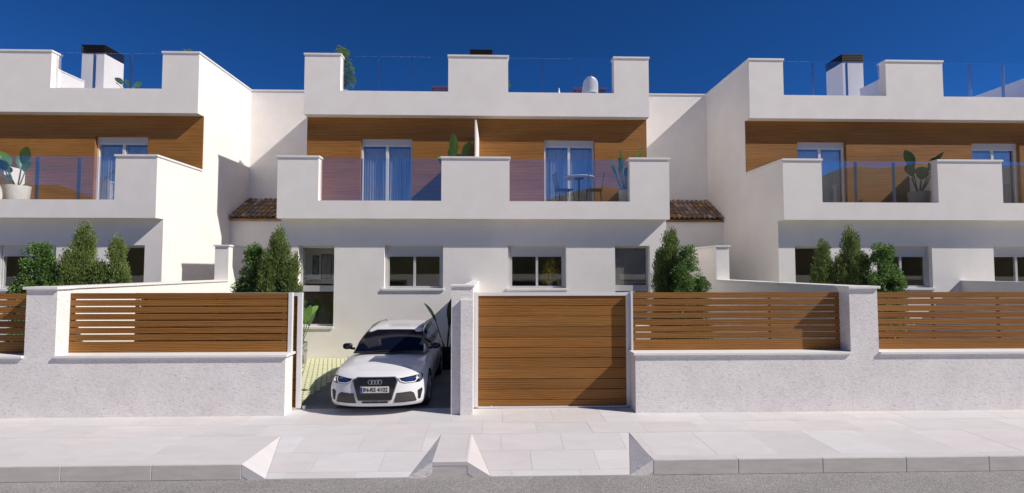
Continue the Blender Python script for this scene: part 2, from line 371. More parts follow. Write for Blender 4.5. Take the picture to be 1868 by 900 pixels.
def slab_piece(poly, zf, parent=pave, name='paving_slab', mat='slab', th=0.05):
    pts = [(x, y, zf(x, y)) for x, y in poly]
    return MB().prism([(x, y, z - th) for x, y, z in pts][::-1], (0, 0, th)).build(name, mat, parent)
flat = lambda x, y: rng_h[0]
rng_h = [0.0]
# rows behind the ramps
rows = [(YR, 8.80), (8.80, YF + 0.38)]
SL = 1.233 / 2 * 1.5
for r_, (ya, yb_) in enumerate(rows):
    x = -13.2 + 0.35 * r_
    while x < 14.5:
        w = 0.925; rng_h[0] = rng.uniform(-.0012, .0012)
        slab_piece([(x + GAP, ya + GAP), (x + w - GAP, ya + GAP), (x + w - GAP, yb_ - GAP), (x + GAP, yb_ - GAP)], flat); x += w
# front row, cut by the flanks of the ramps
def kx(s): return X0 + s
strips = [[(-13.2, YKB), (kx(-2.895), YKB), (kx(-2.87), YR), (-13.2, YR)],
          [(kx(-0.25), YKB), (kx(0.25), YKB), (kx(0.25), YR), (kx(-0.25), YR)],
          [(kx(2.895), YKB), (14.5, YKB), (14.5, YR), (kx(2.87), YR)]]
for st in strips:
    x = -13.2 - 0.2
    while x < 14.5:
        w = 0.925
        p = clip_to([(x + GAP, YKB + GAP), (x + w - GAP, YKB + GAP), (x + w - GAP, YR - GAP), (x + GAP, YR - GAP)], st)
        if len(p) >= 3 and area(p) > 0.004: rng_h[0] = rng.uniform(-.0012, .0012); slab_piece(p, flat)
        x += w
bed = MB()
for st in strips: bed.prism([(x, y, -0.10) for x, y in st][::-1], (0, 0, 0.092))
bed.build('slab_bed', 'grout', pave)
# ramps: slabs on a slope, and the flanks
slope = lambda x, y: -(KH - 0.012) * (YR - y) / (YR - YKERB)
for s in (-1, 1):
    quad = [(kx(s * 0.588), YKERB), (kx(s * 2.56), YKERB), (kx(s * 2.87), YR), (kx(s * 0.25), YR)]
    if s < 0: quad = quad[::-1]
    bedr = MB().prism([(x, y, slope(x, y) - 0.13) for x, y in quad], (0, 0, 0.122)).build('ramp_bed', 'grout', pave)
    xa = kx(-3.0) if s < 0 else kx(0.2)
    for (ya, yb_), off in (((YKERB - .001, 7.20), .3), ((7.20, 7.72), .0), ((7.72, YR), .45)):
        x = xa - off
        while x < xa + 3.2:
            w = 0.98
            p = clip_to([(x + GAP, ya + GAP), (x + w - GAP, ya + GAP), (x + w - GAP, yb_ - GAP), (x + GAP, yb_ - GAP)], quad)
            if len(p) >= 3 and area(p) > 0.004: slab_piece(p, slope)
            x += w
def flank(a, b, c, mat):
    MB().prism([a, b, c], (0, 0, -0.16)).build('ramp_flank', mat, pave)
zr = -(KH - 0.012)
flank((kx(-2.875), YR, 0), (kx(-2.897), YKERB, 0), (kx(-2.565), YKERB, zr), 'slab')
flank((kx(-0.25), YR, 0), (kx(-0.583), YKERB, zr), (kx(-0.25), YKERB, 0), 'stone')
flank((kx(0.25), YR, 0), (kx(0.25), YKERB, 0), (kx(0.583), YKERB, zr), 'slab')
flank((kx(2.875), YR, 0), (kx(2.565), YKERB, zr), (kx(2.897), YKERB, 0), 'stone')
kerb = empty('kerb', (0, YKERB, -KH)); tag(kerb, kind='structure')
def kstone(x0, x1, y0=YKERB, y1=YKB):
    MB().box(x0 + .002, x1 - .002, y0 - YKERB, y1 - YKERB - .002, 0, KH).build('kerb_stone', 'kerb', kerb, bevel=0.008)
    MB().box(x0 + .002, x1 - .002, y0 - YKERB + .012, y1 - YKERB - .003, KH + .0, KH + .003).build('kerb_top', 'slab', kerb)
for k in range(9):
    kstone(kx(2.9 + 1.233 * k), kx(2.9 + 1.233 * (k + 1))); kstone(kx(-2.9 - 1.233 * (k + 1)), kx(-2.9 - 1.233 * k))
def kwedge(pts): MB().prism([(x, 0.004, z) for x, z in pts], (0, 0.10, 0)).build('kerb_wedge', 'kerb', kerb)
kwedge([(kx(-2.9), 0), (kx(-2.568), 0), (kx(-2.9), KH - .003)])
kwedge([(kx(2.568), 0), (kx(2.9), 0), (kx(2.9), KH - .003)])
kwedge([(kx(-0.582), 0), (kx(0.582), 0), (kx(0.25), KH - .003), (kx(-0.25), KH - .003)])
MB().box(kx(-.25), kx(.25), .0, YKB - YKERB - .002, KH - .05, KH + .001).build('kerb_top', 'slab', kerb)

# driveways
for k in (-1, 0, 1):
    d = MB().box(kx(k * PER - 3.30), kx(k * PER - .10), YF + .38, YG + .1, -.05, -.001)
    d.box(kx(k * PER + .10), kx(k * PER + 3.30), YF + .38, YG + .1, -.05, -.001)
    tag(d.build('driveway', 'driveway'), kind='structure')
# mossy open pavers beside the car
pv = MB().box(kx(-5.95), kx(-3.31), YF + .38, YG - .001, -.05, -.006).build('paved_strip', 'paver_joint'); tag(pv, kind='structure')
pb = MB(); y = YF + .5; r_ = 0; cw, cl = .125, .235
while y < YG - .1:
    x = kx(-5.9) + (cw / 2 if r_ % 2 else 0)
    while x < kx(-3.36):
        hx, hy, z0, z1 = cw * .40, cl * .46, -.012, rng.uniform(.001, .006)
        pb.prism([(x - hx, y - hy * .45, z0), (x, y - hy, z0), (x + hx, y - hy * .45, z0), (x + hx, y + hy * .45, z0), (x, y + hy, z0), (x - hx, y + hy * .45, z0)], (0, 0, z1 - z0)); x += cw
    y += cl * .80; r_ += 1
tag(pb.build('paver_lattice', 'paver', pv), 'pale yellow-green diamond pavers with mossy joints beside the car', kind='stuff')

# ------------------------------------------------------------------ houses
def make_house():
    H = empty('duplex_house', (X0, YG, 0)); ly = lambda y: y - YG
    iw = HB - 0.25
    # ground floor front
    WX0, WX1, WZ0, WZ1 = 1.01, 2.82, 2.12, 3.45
    TX0, TX1, TZ0, TZ1 = 4.35, 5.45, 0.90, 3.45
    xs = sorted([-iw, iw] + [s * v for s in (-1, 1) for v in (WX0, WX1, TX0, TX1)]); zs = [-.05, TZ0, WZ0, WZ1, ZB0 + .1]
    hole = lambda x, z: (WX0 < abs(x) < WX1 and WZ0 < z < WZ1) or (TX0 < abs(x) < TX1 and TZ0 < z < TZ1)
    MB().plate(xs, zs, lambda x, z: not hole(x, z), 0, .30).build('front_wall', 'plaster', H)
    # side walls
    for s in (-1, 1):
        poly = [(YG, -.05), (26.5, -.05), (26.5, ZP1), (YP, ZP1), (YP, ZP0), (YW + .04, ZP0), (YW + .04, ZB1), (YB, ZB1), (YB, ZB0), (YG, ZB0)]
        m = MB().prism([(s * HB, ly(y), z) for y, z in (poly if s > 0 else poly[::-1])], (-s * .25, 0, 0))
        m.build('side_wall', 'plaster', H, weld=True)
    # balcony
    op0, op1 = 1.04, 4.75
    xs = sorted([-iw, iw, -op0, op0, -op1, op1]); zs = [ZB0, ZBL, ZB1]
    bal = MB().plate(xs, zs, lambda x, z: z < ZBL or not (op0 < abs(x) < op1), ly(YB), ly(YB) + .23).build('balcony_parapet', 'plaster', H)
    MB().box(-iw, iw, ly(YB) + .23, ly(YW) + .3, ZB0, 4.73).build('balcony_slab', 'plaster', H)
    MB().box(-iw, iw, ly(YB) + .23, ly(YW) + .3, 4.731, 4.75).build('balcony_floor', 'dim_floor', H)  # unseen layer, made dark so less light bounces onto the cladding
    ov, ct = .03, .062
    def caps(y0, z, th, yend, par):
        for s in (-1, 1):
            a, b = sorted((s * (op1 - ov), s * (HB + ov)))
            box('cap', 'cap', par, a, b, y0 - ov, y0 + th + ov, z, z + ct, bevel=.004)
            a, b = sorted((s * (iw - ov), s * (HB + ov)))
            box('cap', 'cap', par, a, b, y0 + th + ov + .002, yend, z, z + ct, bevel=.004)
        box('cap', 'cap', par, -op0 - ov, op0 + ov, y0 - ov, y0 + th + ov, z, z + ct, bevel=.004)
    caps(ly(YB), ZB1, .23, ly(YW) - .002, bal)
    def glass(y, z0, z1, par):
        for s in (-1, 1):
            n = 3; w = (op1 - op0) / n
            for i in range(n):
                a = op0 + i * w + (.006 if i else .002); b = op0 + (i + 1) * w - (.006 if i < n - 1 else .002)
                a, b = sorted((s * a, s * b))
                box('glass_panel', 'rail_glass', par, a, b, y, y + .012, z0, z1)
            for i in range(1, n):
                x = s * (op0 + i * w); box('glass_fin', 'steel', par, x - .007, x + .007, y + .016, y + .125, z0 - .05, z1 - .01)
    glass(ly(YB) + .15, ZBL + .002, 6.13, bal)
    # roof parapet
    xs = sorted([-iw, iw, -op0, op0, -op1, op1]); zs = [ZP0, ZPL, ZP1]
    rp = MB().plate(xs, zs, lambda x, z: z < ZPL or not (op0 < abs(x) < op1), ly(YP), ly(YP) + .28).build('roof_parapet', 'plaster', H)
    MB().box(-iw, iw, ly(YP) + .28, ly(26.4), ZP0, 8.80).build('roof_slab', 'plaster', H)
    caps(ly(YP), ZP1, .28, ly(26.4), rp)
    glass(ly(YP) + .18, ZPL + .002, 10.16, rp)
    # wood cladding with door openings
    DX0, DX1, DZ1 = 2.31, 4.12, 7.31
    dhole = lambda x, z: DX0 < abs(x) < DX1 and z < DZ1
    xs = sorted([-HB, HB, -iw, iw, -DX0, DX0, -DX1, DX1]); zs = [4.75, ZB1 + .001, DZ1, ZP0]
    MB().plate(xs, zs, lambda x, z: not dhole(x, z) and (z > ZB1 or abs(x) < iw), ly(YW), ly(YW) + .038).build('wood_cladding', 'wood', H)
    xs = sorted([-iw, iw, -DX0, DX0, -DX1, DX1])
    MB().plate(xs, zs, lambda x, z: not dhole(x, z), ly(YW) + .04, ly(YW) + .30).build('upper_wall', 'plaster', H)
    ld = .17
    for s in (-1, 1):
        for xa, xb in ((DX0, DX0 + .012), (DX1 - .012, DX1)):
            a, b = sorted((s * xa, s * xb)); box('door_jamb', 'wood', H, a, b, ly(YW) + .002, ly(YW) + ld, 4.75, DZ1 - .012)
        a, b = sorted((s * DX0, s * DX1)); box('door_head', 'wood', H, a, b, ly(YW) + .002, ly(YW) + ld, DZ1 - .012, DZ1)
        # patio door
        xa, xb = DX0 + .012, DX1 - .012; y = ly(YW) + .12
        f = MB(); A, B = sorted((s * xa, s * xb)); t = .06; zb, zt = 4.75, 7.085
        f.box(A, A + t, y, y + .09, zb, zt).box(B - t, B, y, y + .09, zb, zt).box(A + t, B - t, y, y + .09, zt - t * .6, zt).box(A + t, B - t, y, y + .09, zb, zb + t)
        c = (A + B) / 2; f.box(c - .045, c + .045, y + .01, y + .08, zb + t, zt - t * .6)
        d = f.build('patio_door', 'white_metal', H)
        box('shutter_box', 'grey_metal', d, A, B, y - .01, y + .12, zt + .001, DZ1 - .012)
        box('pane', 'door_glass', d, A + t, c - .045, y + .035, y + .047, zb + t, zt - t * .6); box('pane', 'door_glass', d, c + .045, B - t, y + .055, y + .067, zb + t, zt - t * .6)
        # a curtain behind the door
        cm = MB(); n = 40
        n = 90; pts = [(A + .03 + (B - A - .06) * i / n, y + .16 + .025 * math.sin(i * 1.35) + .012 * math.sin(i * .37)) for i in range(n + 1)]
        for i in range(n): cm.quad((pts[i][0], pts[i][1], 4.8), (pts[i + 1][0], pts[i + 1][1], 4.8), (pts[i + 1][0], pts[i + 1][1], 7.0), (pts[i][0], pts[i][1], 7.0))
        cm.build('curtain', 'curtain', H, smooth=True)
        # ground floor window with roller shutter
        A, B = sorted((s * WX0, s * WX1)); y = .15; t = .055; zs_, ze = WZ0 + .012, 3.157
        f = MB().box(A, A + .07, y - .02, y + .1, zs_, WZ1).box(B - .07, B, y - .02, y + .1, zs_, WZ1)
        A2, B2 = A + .07, B - .07; c = (A2 + B2) / 2
        f.box(A2, B2, y, y + .09, zs_, zs_ + .06).box(A2, B2, y, y + .09, ze - .045, ze)
        f.box(A2, A2 + t, y, y + .09, zs_ + .06, ze - .045).box(B2 - t, B2, y, y + .09, zs_ + .06, ze - .045).box(c - .035, c + .035, y + .01, y + .08, zs_ + .06, ze - .045)
        w = f.build('window', 'frame', H)
        sh = MB(); nsl = 7; hz = (WZ1 - ze - .002) / nsl
        for i in range(nsl): z = ze + .002 + i * hz; sh.box(A2 + .002, B2 - .002, y + .004, y + .03, z + .004, z + hz - .004)
        sh.box(A2 + .002, B2 - .002, y + .012, y + .028, ze + .002, WZ1 - .002)
        sh.build('roller_shutter', 'grey_metal', w)
        box('pane', 'win_glass', w, A2 + t, c - .035, y + .03, y + .042, zs_ + .06, ze - .045); box('pane', 'win_glass', w, c + .035, B2 - t, y + .05, y + .062, zs_ + .06, ze - .045)
        box('sill', 'cap', w, A - .06, B + .04, -.05, y - .021, WZ0 - .06, WZ0 + .010, bevel=.004)
        # tall stair window
        A, B = sorted((s * TX0, s * TX1)); y = .20; zb, zt = TZ0 + .07, TZ1
        f = MB().box(A, A + t, y, y + .09, zb, zt).box(B - t, B, y, y + .09, zb, zt).box(A + t, B - t, y, y + .09, zt - .07, zt).box(A + t, B - t, y, y + .09, zb, zb + .05)
        f.box(A + t, B - t, y - .02, y + .10, 2.03, 2.21)
        w = f.build('tall_window', 'frame', H)
        box('pane', 'win_glass', w, A + t, B - t, y + .04, y + .052, 2.21, zt - .07); box('pane', 'win_glass', w, A + t, B - t, y + .04, y + .052, zb + .05, 2.03)
        box('sill', 'cap', w, A - .002 + .003, B - .003 + .002, -.04, y + .15, TZ0 - .0, TZ0 + .068)
    # thin partition between the two balconies
    MB().box(-.025, .025, ly(YB) + .235, ly(YW) - .002, 4.75, ZB1 + .02).build('balcony_partition', 'plaster', H)
    # roof partition and chimney
    box('roof_partition', 'plaster', H, -.09, .09, ly(YP) + .285, ly(19.2), 8.80, 10.00)
    box('partition_cap', 'cap', H, -.11, .11, ly(YP) + .285 + .03, ly(19.2), 10.002, 10.05)
    ch = MB().box(-.44, .44, ly(19.67), ly(20.68), 8.80, 11.35).build('chimney', 'plaster', H)
    for i in range(4):
        z = 11.37 + i * .075; MB().box(-.46, .46, ly(19.65), ly(20.70), z, z + .048).build('louvre_blade', 'louvre', ch)
    MB().box(-.37, .37, ly(19.74), ly(20.61), 11.35, 11.62).build('louvre_core', 'louvre', ch)
    MB().box(-.47, .47, ly(19.64), ly(20.71), 11.665, 11.70).build('louvre_lid', 'louvre', ch)
    # rooms behind the glass
    MB().box(-iw, iw, 3.2, 3.3, 0, ZB0).box(-.1, .1, .31, 3.2, 0, ZB0).build('room_wall', 'interior', H)
    MB().box(-iw, iw, .30, 3.2, .0, .02).box(-iw, iw, ly(YW) + .30, ly(20.0), 4.72, 4.751).build('room_floor', 'interior_floor', H)
    MB().box(-iw, iw, ly(20.0), ly(20.1), 4.75, ZP0).build('bedroom_wall', 'interior', H)
    MB().box(-iw, iw, ly(26.4), ly(26.5), 0, ZP1).build('rear_wall', 'plaster', H)
    MB().box(-iw, iw, .31, ly(YW) + .30, 4.20, ZB0 - .002).build('room_ceiling', 'interior', H)
    return H
house = make_house()
tag(house, 'central white pair of houses with the parked car in front of its left half', 'house', 'white twin houses along the street')
hl = copy_tree(house); hl.location.x = X0 - PER
tag(hl, 'leftmost white pair of houses, its bright sunlit side wall facing right', 'house', 'white twin houses along the street')
hr_ = copy_tree(house); hr_.location.x = X0 + PER
tag(hr_, 'rightmost white pair of houses, its shaded side wall facing left', 'house', 'white twin houses along the street')
MB().box(-.025, .025, YB - YG + .02, YW - YG - .002, ZB1 + .064, 7.31).build('privacy_screen', 'plaster', house)
MB().box(4.42, 5.38, .275, .283, .99, 3.36).build('roller_blind', plain('grey_blind', (0.30, 0.28, 0.27), 0.9), house)
# framed pictures inside the tall window of the centre house
for i, (x, z, w, h) in enumerate(((-5.20, 2.85, .20, .62), (-4.86, 2.80, .34, .80), (-4.52, 2.86, .26, .66))):
    p = empty('framed_picture', (X0 + x, YG + .75 + .0, z)); p.location.y = YG + .78
    MB().box(-w / 2, w / 2, 0, .025, -h / 2, h / 2).build('frame', 'dark_frame', p); MB().box(-w / 2 + .03, w / 2 - .03, -.004, .0, -h / 2 + .03, h / 2 - .03).build('print', 'picture', p)
    tag(p, ('narrow dark framed print, left of three behind the tall stair window', 'wide dark framed print, middle of three behind the tall stair window', 'dark framed print, right of three behind the tall stair window')[i], 'picture', 'framed prints on the stairs')
hang = MB().box(X0 - 5.7, X0 - 4.1, YG + .81, YG + .86, 2.25, 3.6).build('picture_wall', 'plaster'); tag(hang, 'pale inner wall carrying framed prints behind the tall stair window', 'inner wall')

# ------------------------------------------------------------------ link wings between the houses
def tile_mesh():
    m = MB(); n = 7; Lg = .42
    for i, (t, r, lift) in enumerate(((0, .098, .022), (1, .080, .0))):
        for k in range(n):
            an = math.pi * k / (n - 1); m.v.append((math.cos(an) * r, t * Lg, math.sin(an) * r * .85 + lift))
        for k in range(n):
            an = math.pi * k / (n - 1); m.v.append((math.cos(an) * (r - .014), t * Lg, math.sin(an) * (r - .014) * .85 + lift))
    for k in range(n - 1):
        m.f.append((k, k + 1, 2 * n + k + 1, 2 * n + k)); m.f.append((n + k + 1, n + k, 3 * n + k, 3 * n + k + 1)); m.f.append((k + 1, k, n + k, n + k + 1))
    return m
def make_wing():
    W = empty('link_wing', (XD, YG, 0)); ly = lambda y: y - YG
    hw = PER / 2 - HB - .002
    MB().box(-hw, hw, ly(18.93), ly(19.15), 0, 4.66).build('low_front_wall', 'plaster', W)
    MB().box(-hw, hw, ly(YK), ly(YK) + .25, 0, ZP1).build('tall_rear_wall', 'plaster', W)
    box('cap', 'cap', W, -hw, hw, ly(YK) - .03, ly(YK) + .28, ZP1 + .002, ZP1 + .06, bevel=.004)
    y0, z0, y1, z1 = ly(18.80), 4.665, ly(YK) - .004, 5.56
    rf = MB().prism([(-hw, y0 + .06, z0 - .03), (-hw, y1, z1 - .03), (-hw, y1, z1 - .14), (-hw, y0 + .06, z0 - .11)], (2 * hw, 0, 0)).build('roof', 'clay', W)
    pitch = math.atan2(z1 - z0, y1 - y0); Ls = math.hypot(z1 - z0, y1 - y0)
    ncol = 18; pw = 2 * hw / ncol; nrow = 5; step = (Ls - .05) / nrow; rr = random.Random(3); first = None
    for c in range(ncol):
        for r_ in range(nrow):
            s = r_ * step + rr.uniform(-.012, .012)
            if first is None: t = tile_mesh().build('tile', 'clay', rf, smooth=True); first = t
            else: t = dup(first, rf)
            t.location = (-hw + (c + .5) * pw + rr.uniform(-.006, .006), y0 + s * math.cos(pitch), z0 + s * math.sin(pitch) + rr.uniform(0, .008))
            t.rotation_euler = (pitch + rr.uniform(-.015, .015), 0, rr.uniform(-.02, .02))
    return W
wing = make_wing(); tag(wing, 'recessed white link with brown tile roof between left and central houses', 'house wing', 'recessed links between the houses')
w2 = copy_tree(wing); w2.location.x = XD + PER; tag(w2, 'recessed white link with brown tile roof between central and right houses', 'house wing', 'recessed links between the houses')

# ------------------------------------------------------------------ walls between the plots
def make_boundary():
    B = empty('boundary_wall', (XD, YF, 0)); ly = lambda y: y - YF
    MB().box(-.277, .277, 0, ly(YFB), -.02, 2.345).build('gate_pillar', 'stone', B)
    MB().box(-.206, .206, ly(YFB) + .001, ly(YG), -.02, 2.345).build('low_wall', 'plaster', B)
    MB().box(-.206, .206, ly(YG) + .001, ly(18.93), -.02, 3.415).build('high_wall', 'plaster', B)
    box('cap', 'cap', B, -.315, .315, -.045, ly(YFB) + .03, 2.347, 2.397, bevel=.004)
    box('cap', 'cap', B, -.236, .236, ly(YFB) + .032, ly(YG) - .001, 2.347, 2.395, bevel=.004)
    box('cap', 'cap', B, -.24, .24, ly(YG) - .035, ly(18.92), 3.417, 3.468, bevel=.004)
    return B
bw = make_boundary(); tag(bw, 'white boundary wall stepping up behind the rough pillar left of the car', 'wall', 'boundary walls between the plots')
b2 = copy_tree(bw); b2.location.x = XD + PER; tag(b2, 'white boundary wall stepping up behind the rough pillar at right', 'wall', 'boundary walls between the plots')
def make_driveway_wall():
    B = empty('driveway_wall', (X0, YF, 0)); ly = lambda y: y - YF
    MB().box(-.200, .208, 0, ly(YFB), -.02, 2.39).build('gate_pillar', 'stone', B)
    MB().box(-.018, .212, -.062, -.001, -.02, 2.145).build('pillar_facing', 'stone', B)
    MB().box(-.10, .10, ly(YFB) + .001, ly(YG) - .001, -.02, 2.32).build('low_wall', 'plaster', B)
    box('cap', 'cap', B, -.225, .235, -.03, ly(YFB) + .03, 2.392, 2.425, bevel=.003)
    box('cap', 'cap', B, -.118, .118, ly(YFB) + .032, ly(YG) - .001, 2.322, 2.362, bevel=.003)
    return B
dw = make_driveway_wall(); tag(dw, 'narrow white wall between car and wooden gate, rough pillar at its end', 'wall', 'walls between the paired driveways')
d2 = copy_tree(dw); d2.location.x = X0 + PER; tag(d2, 'low white wall against the rightmost house, behind the far right fence', 'wall', 'walls between the paired driveways')

# ------------------------------------------------------------------ street fences
SZ = [(1.130, 1.341), (1.362, 1.475), (1.496, 1.602), (1.623, 1.736), (1.757, 1.867), (1.888, 1.998), (2.019, 2.132), (2.153, 2.264)]
def make_fence(xa, xb, gate_end, label):
    """xa < xb; gate_end -1 / +1 says which end stands at a gate"""
    Fn = empty('street_fence', ((xa + xb) / 2, YF, 0)); c = (xa + xb) / 2; a, b = xa - c, xb - c; ly = lambda y: y - YF
    MB().box(a, b, 0, ly(YFB), -.02, 1.085).build('low_wall', 'stone', Fn)
    oa, ob = (.04 if gate_end < 0 else -.001), (.04 if gate_end > 0 else -.001)
    box('cap', 'cap', Fn, a - oa, b + ob, -.045, ly(YFB) + .03, 1.087, 1.132, bevel=.004)
    sa, sb = a + (.045 if gate_end < 0 else .004), b - (.09 if gate_end > 0 else .004)
    for z0, z1 in SZ: MB().box(sa, sb, ly(9.600), ly(9.622), z0 + .004 if z0 < 1.2 else z0, z1).build('slat', 'slat', Fn, bevel=.002)
    n = 3
    for i in range(n + 1):
        x = sa + .03 + (sb - sa - .06) * i / n; box('slat_post', 'slat', Fn, x - .02, x + .02, ly(9.624), ly(9.66), 1.134, 2.25)
    if gate_end > 0: box('end_post', 'white_metal', Fn, b - .078, b - .006, ly(9.59), ly(9.66), 1.134, 2.27)
    else: box('end_post', 'white_metal', Fn, a + .002, a + .04, ly(9.59), ly(9.66), 1.134, 2.27)
    tag(Fn, label, 'fence', 'street fences of oak slats on low walls')
    return Fn
make_fence(XD + .279, kx(-3.285), 1, 'oak slat fence on a low rough wall directly left of the parked car')
make_fence(kx(3.298), XD + PER - .279, -1, 'oak slat fence on a low rough wall directly right of the solid gate')
make_fence(kx(-PER + 3.298), XD - .279, -1, 'oak slat fence cut off by the left edge of the picture')
make_fence(XD + PER + .279, kx(PER - 3.285), 1, 'oak slat fence running out at the right edge of the picture')

# ------------------------------------------------------------------ gates
GZ = [.033, .160, .362, .564, .770, .973, 1.173, 1.380, 1.585, 1.793, 1.994, 2.195]
def make_gate(xa, xb, y, label):
    G = empty('sliding_gate', ((xa + xb) / 2, y, 0)); c = (xa + xb) / 2; a, b = xa - c, xb - c; t = .088
    f = MB().box(a, a + t, 0, .06, .02, 2.262).box(b - t, b, 0, .06, .02, 2.262).box(a + t, b - t, 0, .06, 2.197, 2.26).box(a + t, b - t, 0, .06, .005, .032)
    f.build('gate_frame', 'white_metal', G, weld=False)
    for z0, z1 in zip(GZ[:-1], GZ[1:]): MB().box(a + t, b - t, .022, .045, z0 + .005, z1 - .004).build('gate_board', 'slat', G, bevel=.004)
    MB().box(a + t, b - t, .046, .054, .033, 2.196).build('backing', 'black_matte', G)
    for x in (a + .35, b - .35): MB().lathe([(.0, -.015), (.028, -.015), (.03, -.008), (.03, .008), (.028, .015), (.0, .015)], (x, .03, .018), 14, 'x').build('roller', 'grey_metal', G, smooth=True)
    tag(G, label, 'gate', 'sliding driveway gates')
    return G
make_gate(kx(.205), kx(3.316), 9.70, 'closed oak board gate in a white metal frame')
make_gate(kx(-6.36), kx(-3.157), 9.73, 'open sliding gate tucked behind the slat fence beside the car')
gp = empty('gate_post', (kx(3.355), 9.66, 0)); MB().box(-.036, .036, .0, .10, 0, 2.268).build('post', 'white_metal', gp); MB().box(-.040, -.0365, .01, .03, .1, 2.2).build('guide_channel', 'grey_metal', gp)
box('post_cap', 'white_metal', gp, -.04, .04, -.004, .104, 2.269, 2.278)
tag(gp, 'white metal guide post at the right end of the closed gate', 'gate post')
gt = empty('gate_track', (kx(0), 9.73, 0)); MB().box(-6.3, -.22, -.02, .02, -.0005, .004).build('rail', 'grey_metal', gt); box('stop', 'white_metal', gt, -3.10, -3.05, -.03, .03, .004, .07)
tag(gt, 'thin grey floor rail of the open gate across the car driveway', 'gate rail')
th = MB().box(kx(-3.28), kx(-.21), YF + .385, 9.66, -.05, .0035).build('threshold', 'slab'); tag(th, kind='structure')

# ------------------------------------------------------------------ the car
def make_car():
    C = empty('parked_car', (-2.325, 9.20 + 2.30, 0), R(1.7))
    NOSE, TAIL = -2.30, 2.36
    tops = [(-2.30, .725), (-2.15, .775), (-1.8, .852), (-1.4, .915), (-1.0, .962), (0, .975), (1.2, 1.0), (2.0, 1.015), (2.36, 1.0)]
    tx = [t[0] for t in tops]; tz = [t[1] for t in tops]
    W = lambda y: float(np.interp(y, [-2.3, -2.0, -1.5, -1.2, 0, 1.2, 1.9, 2.36], [.885, .905, .925, .922, .905, .92, .91, .86]))
    bot = lambda y: float(np.interp(y, [-2.3, -2.0, -1.7, 1.8, 2.36], [.172, .165, .20, .20, .28]))
    sideprof = lambda c: float(np.interp(c, [0, .12, .35, .6, .78, .9, 1], [.925, .965, .985, 1.0, .985, .955, .90]))
    drop = lambda y: float(np.interp(y, [-2.3, -2.0, -1.5, -1.0], [.022, .05, .085, .085]))
    def top(y, a): return float(np.interp(y, tx, tz)) - drop(y) * abs(a) ** 3.5 - .012 * a * a
    def frontcurve(x): return .33 * (min(abs(x), .93) / .93) ** 3.0
    def frontprof(c): return float(np.interp(c, [0, .1, .3, .55, .8, .93, 1], [.075, .02, .0, .012, .03, .055, .10]))
    def tailcurve(x): return -.16 * (abs(x) / .9) ** 3
    def tailprof(c): return float(np.interp(c, [0, .3, .6, 1], [-.10, 0, -.02, -.12]))
    nx, ny, nz = 36, 96, 22
    def mapv(a, b, c):
        # a, b in -1..1, c in 0..1
        bb = (b + 1) / 2; y = NOSE + (TAIL - NOSE) * bb
        z0, z1 = bot(y), top(y, a)
        z = z0 + (z1 - z0) * c; x = a * W(y) * sideprof(c)
        wf = max(0., 1 - bb / .16); wt = max(0., (bb - .86) / .14)
        y = y + (frontcurve(x) + frontprof(c)) * wf ** 1.2 + (tailcurve(x) + tailprof(c)) * wt
        return (x, y, z)
    m = MB(); idx = {}
    def vid(i, j, k):
        key = (i, j, k)
        if key not in idx: idx[key] = len(m.v); m.v.append(mapv(2 * i / nx - 1, 2 * (j / ny) ** 1.0 - 1, k / nz))
        return idx[key]
    for i in range(nx):
        for j in range(ny):
            m.f.append((vid(i, j, nz), vid(i + 1, j, nz), vid(i + 1, j + 1, nz), vid(i, j + 1, nz))); m.f.append((vid(i, j, 0), vid(i, j + 1, 0), vid(i + 1, j + 1, 0), vid(i + 1, j, 0)))
    for j in range(ny):
        for k in range(nz):
            m.f.append((vid(0, j, k), vid(0, j, k + 1), vid(0, j + 1, k + 1), vid(0, j + 1, k))); m.f.append((vid(nx, j, k), vid(nx, j + 1, k), vid(nx, j + 1, k + 1), vid(nx, j, k + 1)))
    for i in range(nx):
        for k in range(nz):
            m.f.append((vid(i, 0, k), vid(i + 1, 0, k), vid(i + 1, 0, k + 1), vid(i, 0, k + 1))); m.f.append((vid(i, ny, k), vid(i, ny, k + 1), vid(i + 1, ny, k + 1), vid(i + 1, ny, k)))
    body = m.build('body', 'paint', C, smooth=True, angle=70)
    AX = (-1.43, 1.39)
    # wheel arches
    cm = MB()
    for ya in AX:
        for s in (-1, 1):
            n = 36; r = .375; x0, x1 = sorted((s * .60, s * 1.1)); base = len(cm.v)
            for x in (x0, x1):
                for k in range(n): an = 2 * math.pi * k / n; cm.v.append((x, ya + r * math.cos(an), .335 + r * math.sin(an)))
            for k in range(n): j = (k + 1) % n; cm.f.append((base + k, base + j, base + n + j, base + n + k))
            cm.f.append(tuple(range(base + n - 1, base - 1, -1))); cm.f.append(tuple(range(base + n, base + 2 * n)))
    cut = cm.build('arch_cutter', 'black_matte', weld=True)
    body.parent = None
    mod = body.modifiers.new('b', 'BOOLEAN'); mod.operation = 'DIFFERENCE'; mod.object = cut; mod.solver = 'EXACT'
    try: mod.material_mode = 'TRANSFER'
    except Exception: pass
    dg = bpy.context.evaluated_depsgraph_get(); me = bpy.data.meshes.new_from_object(body.evaluated_get(dg))
    body.modifiers.clear(); body.data = me; bpy.data.objects.remove(cut); body.parent = C
    me.polygons.foreach_set('use_smooth', [True] * len(me.polygons)); me.set_sharp_from_angle(angle=R(45))
    # front surface for the fittings
    def front(x, z):
        t = float(np.interp(NOSE, tx, tz)) - .022 * abs(x / .885) ** 3.5 - .012 * (x / .885) ** 2
        c = min(1, max(0, (z - .172) / (t - .172)))
        return NOSE + frontcurve(x) + frontprof(c)
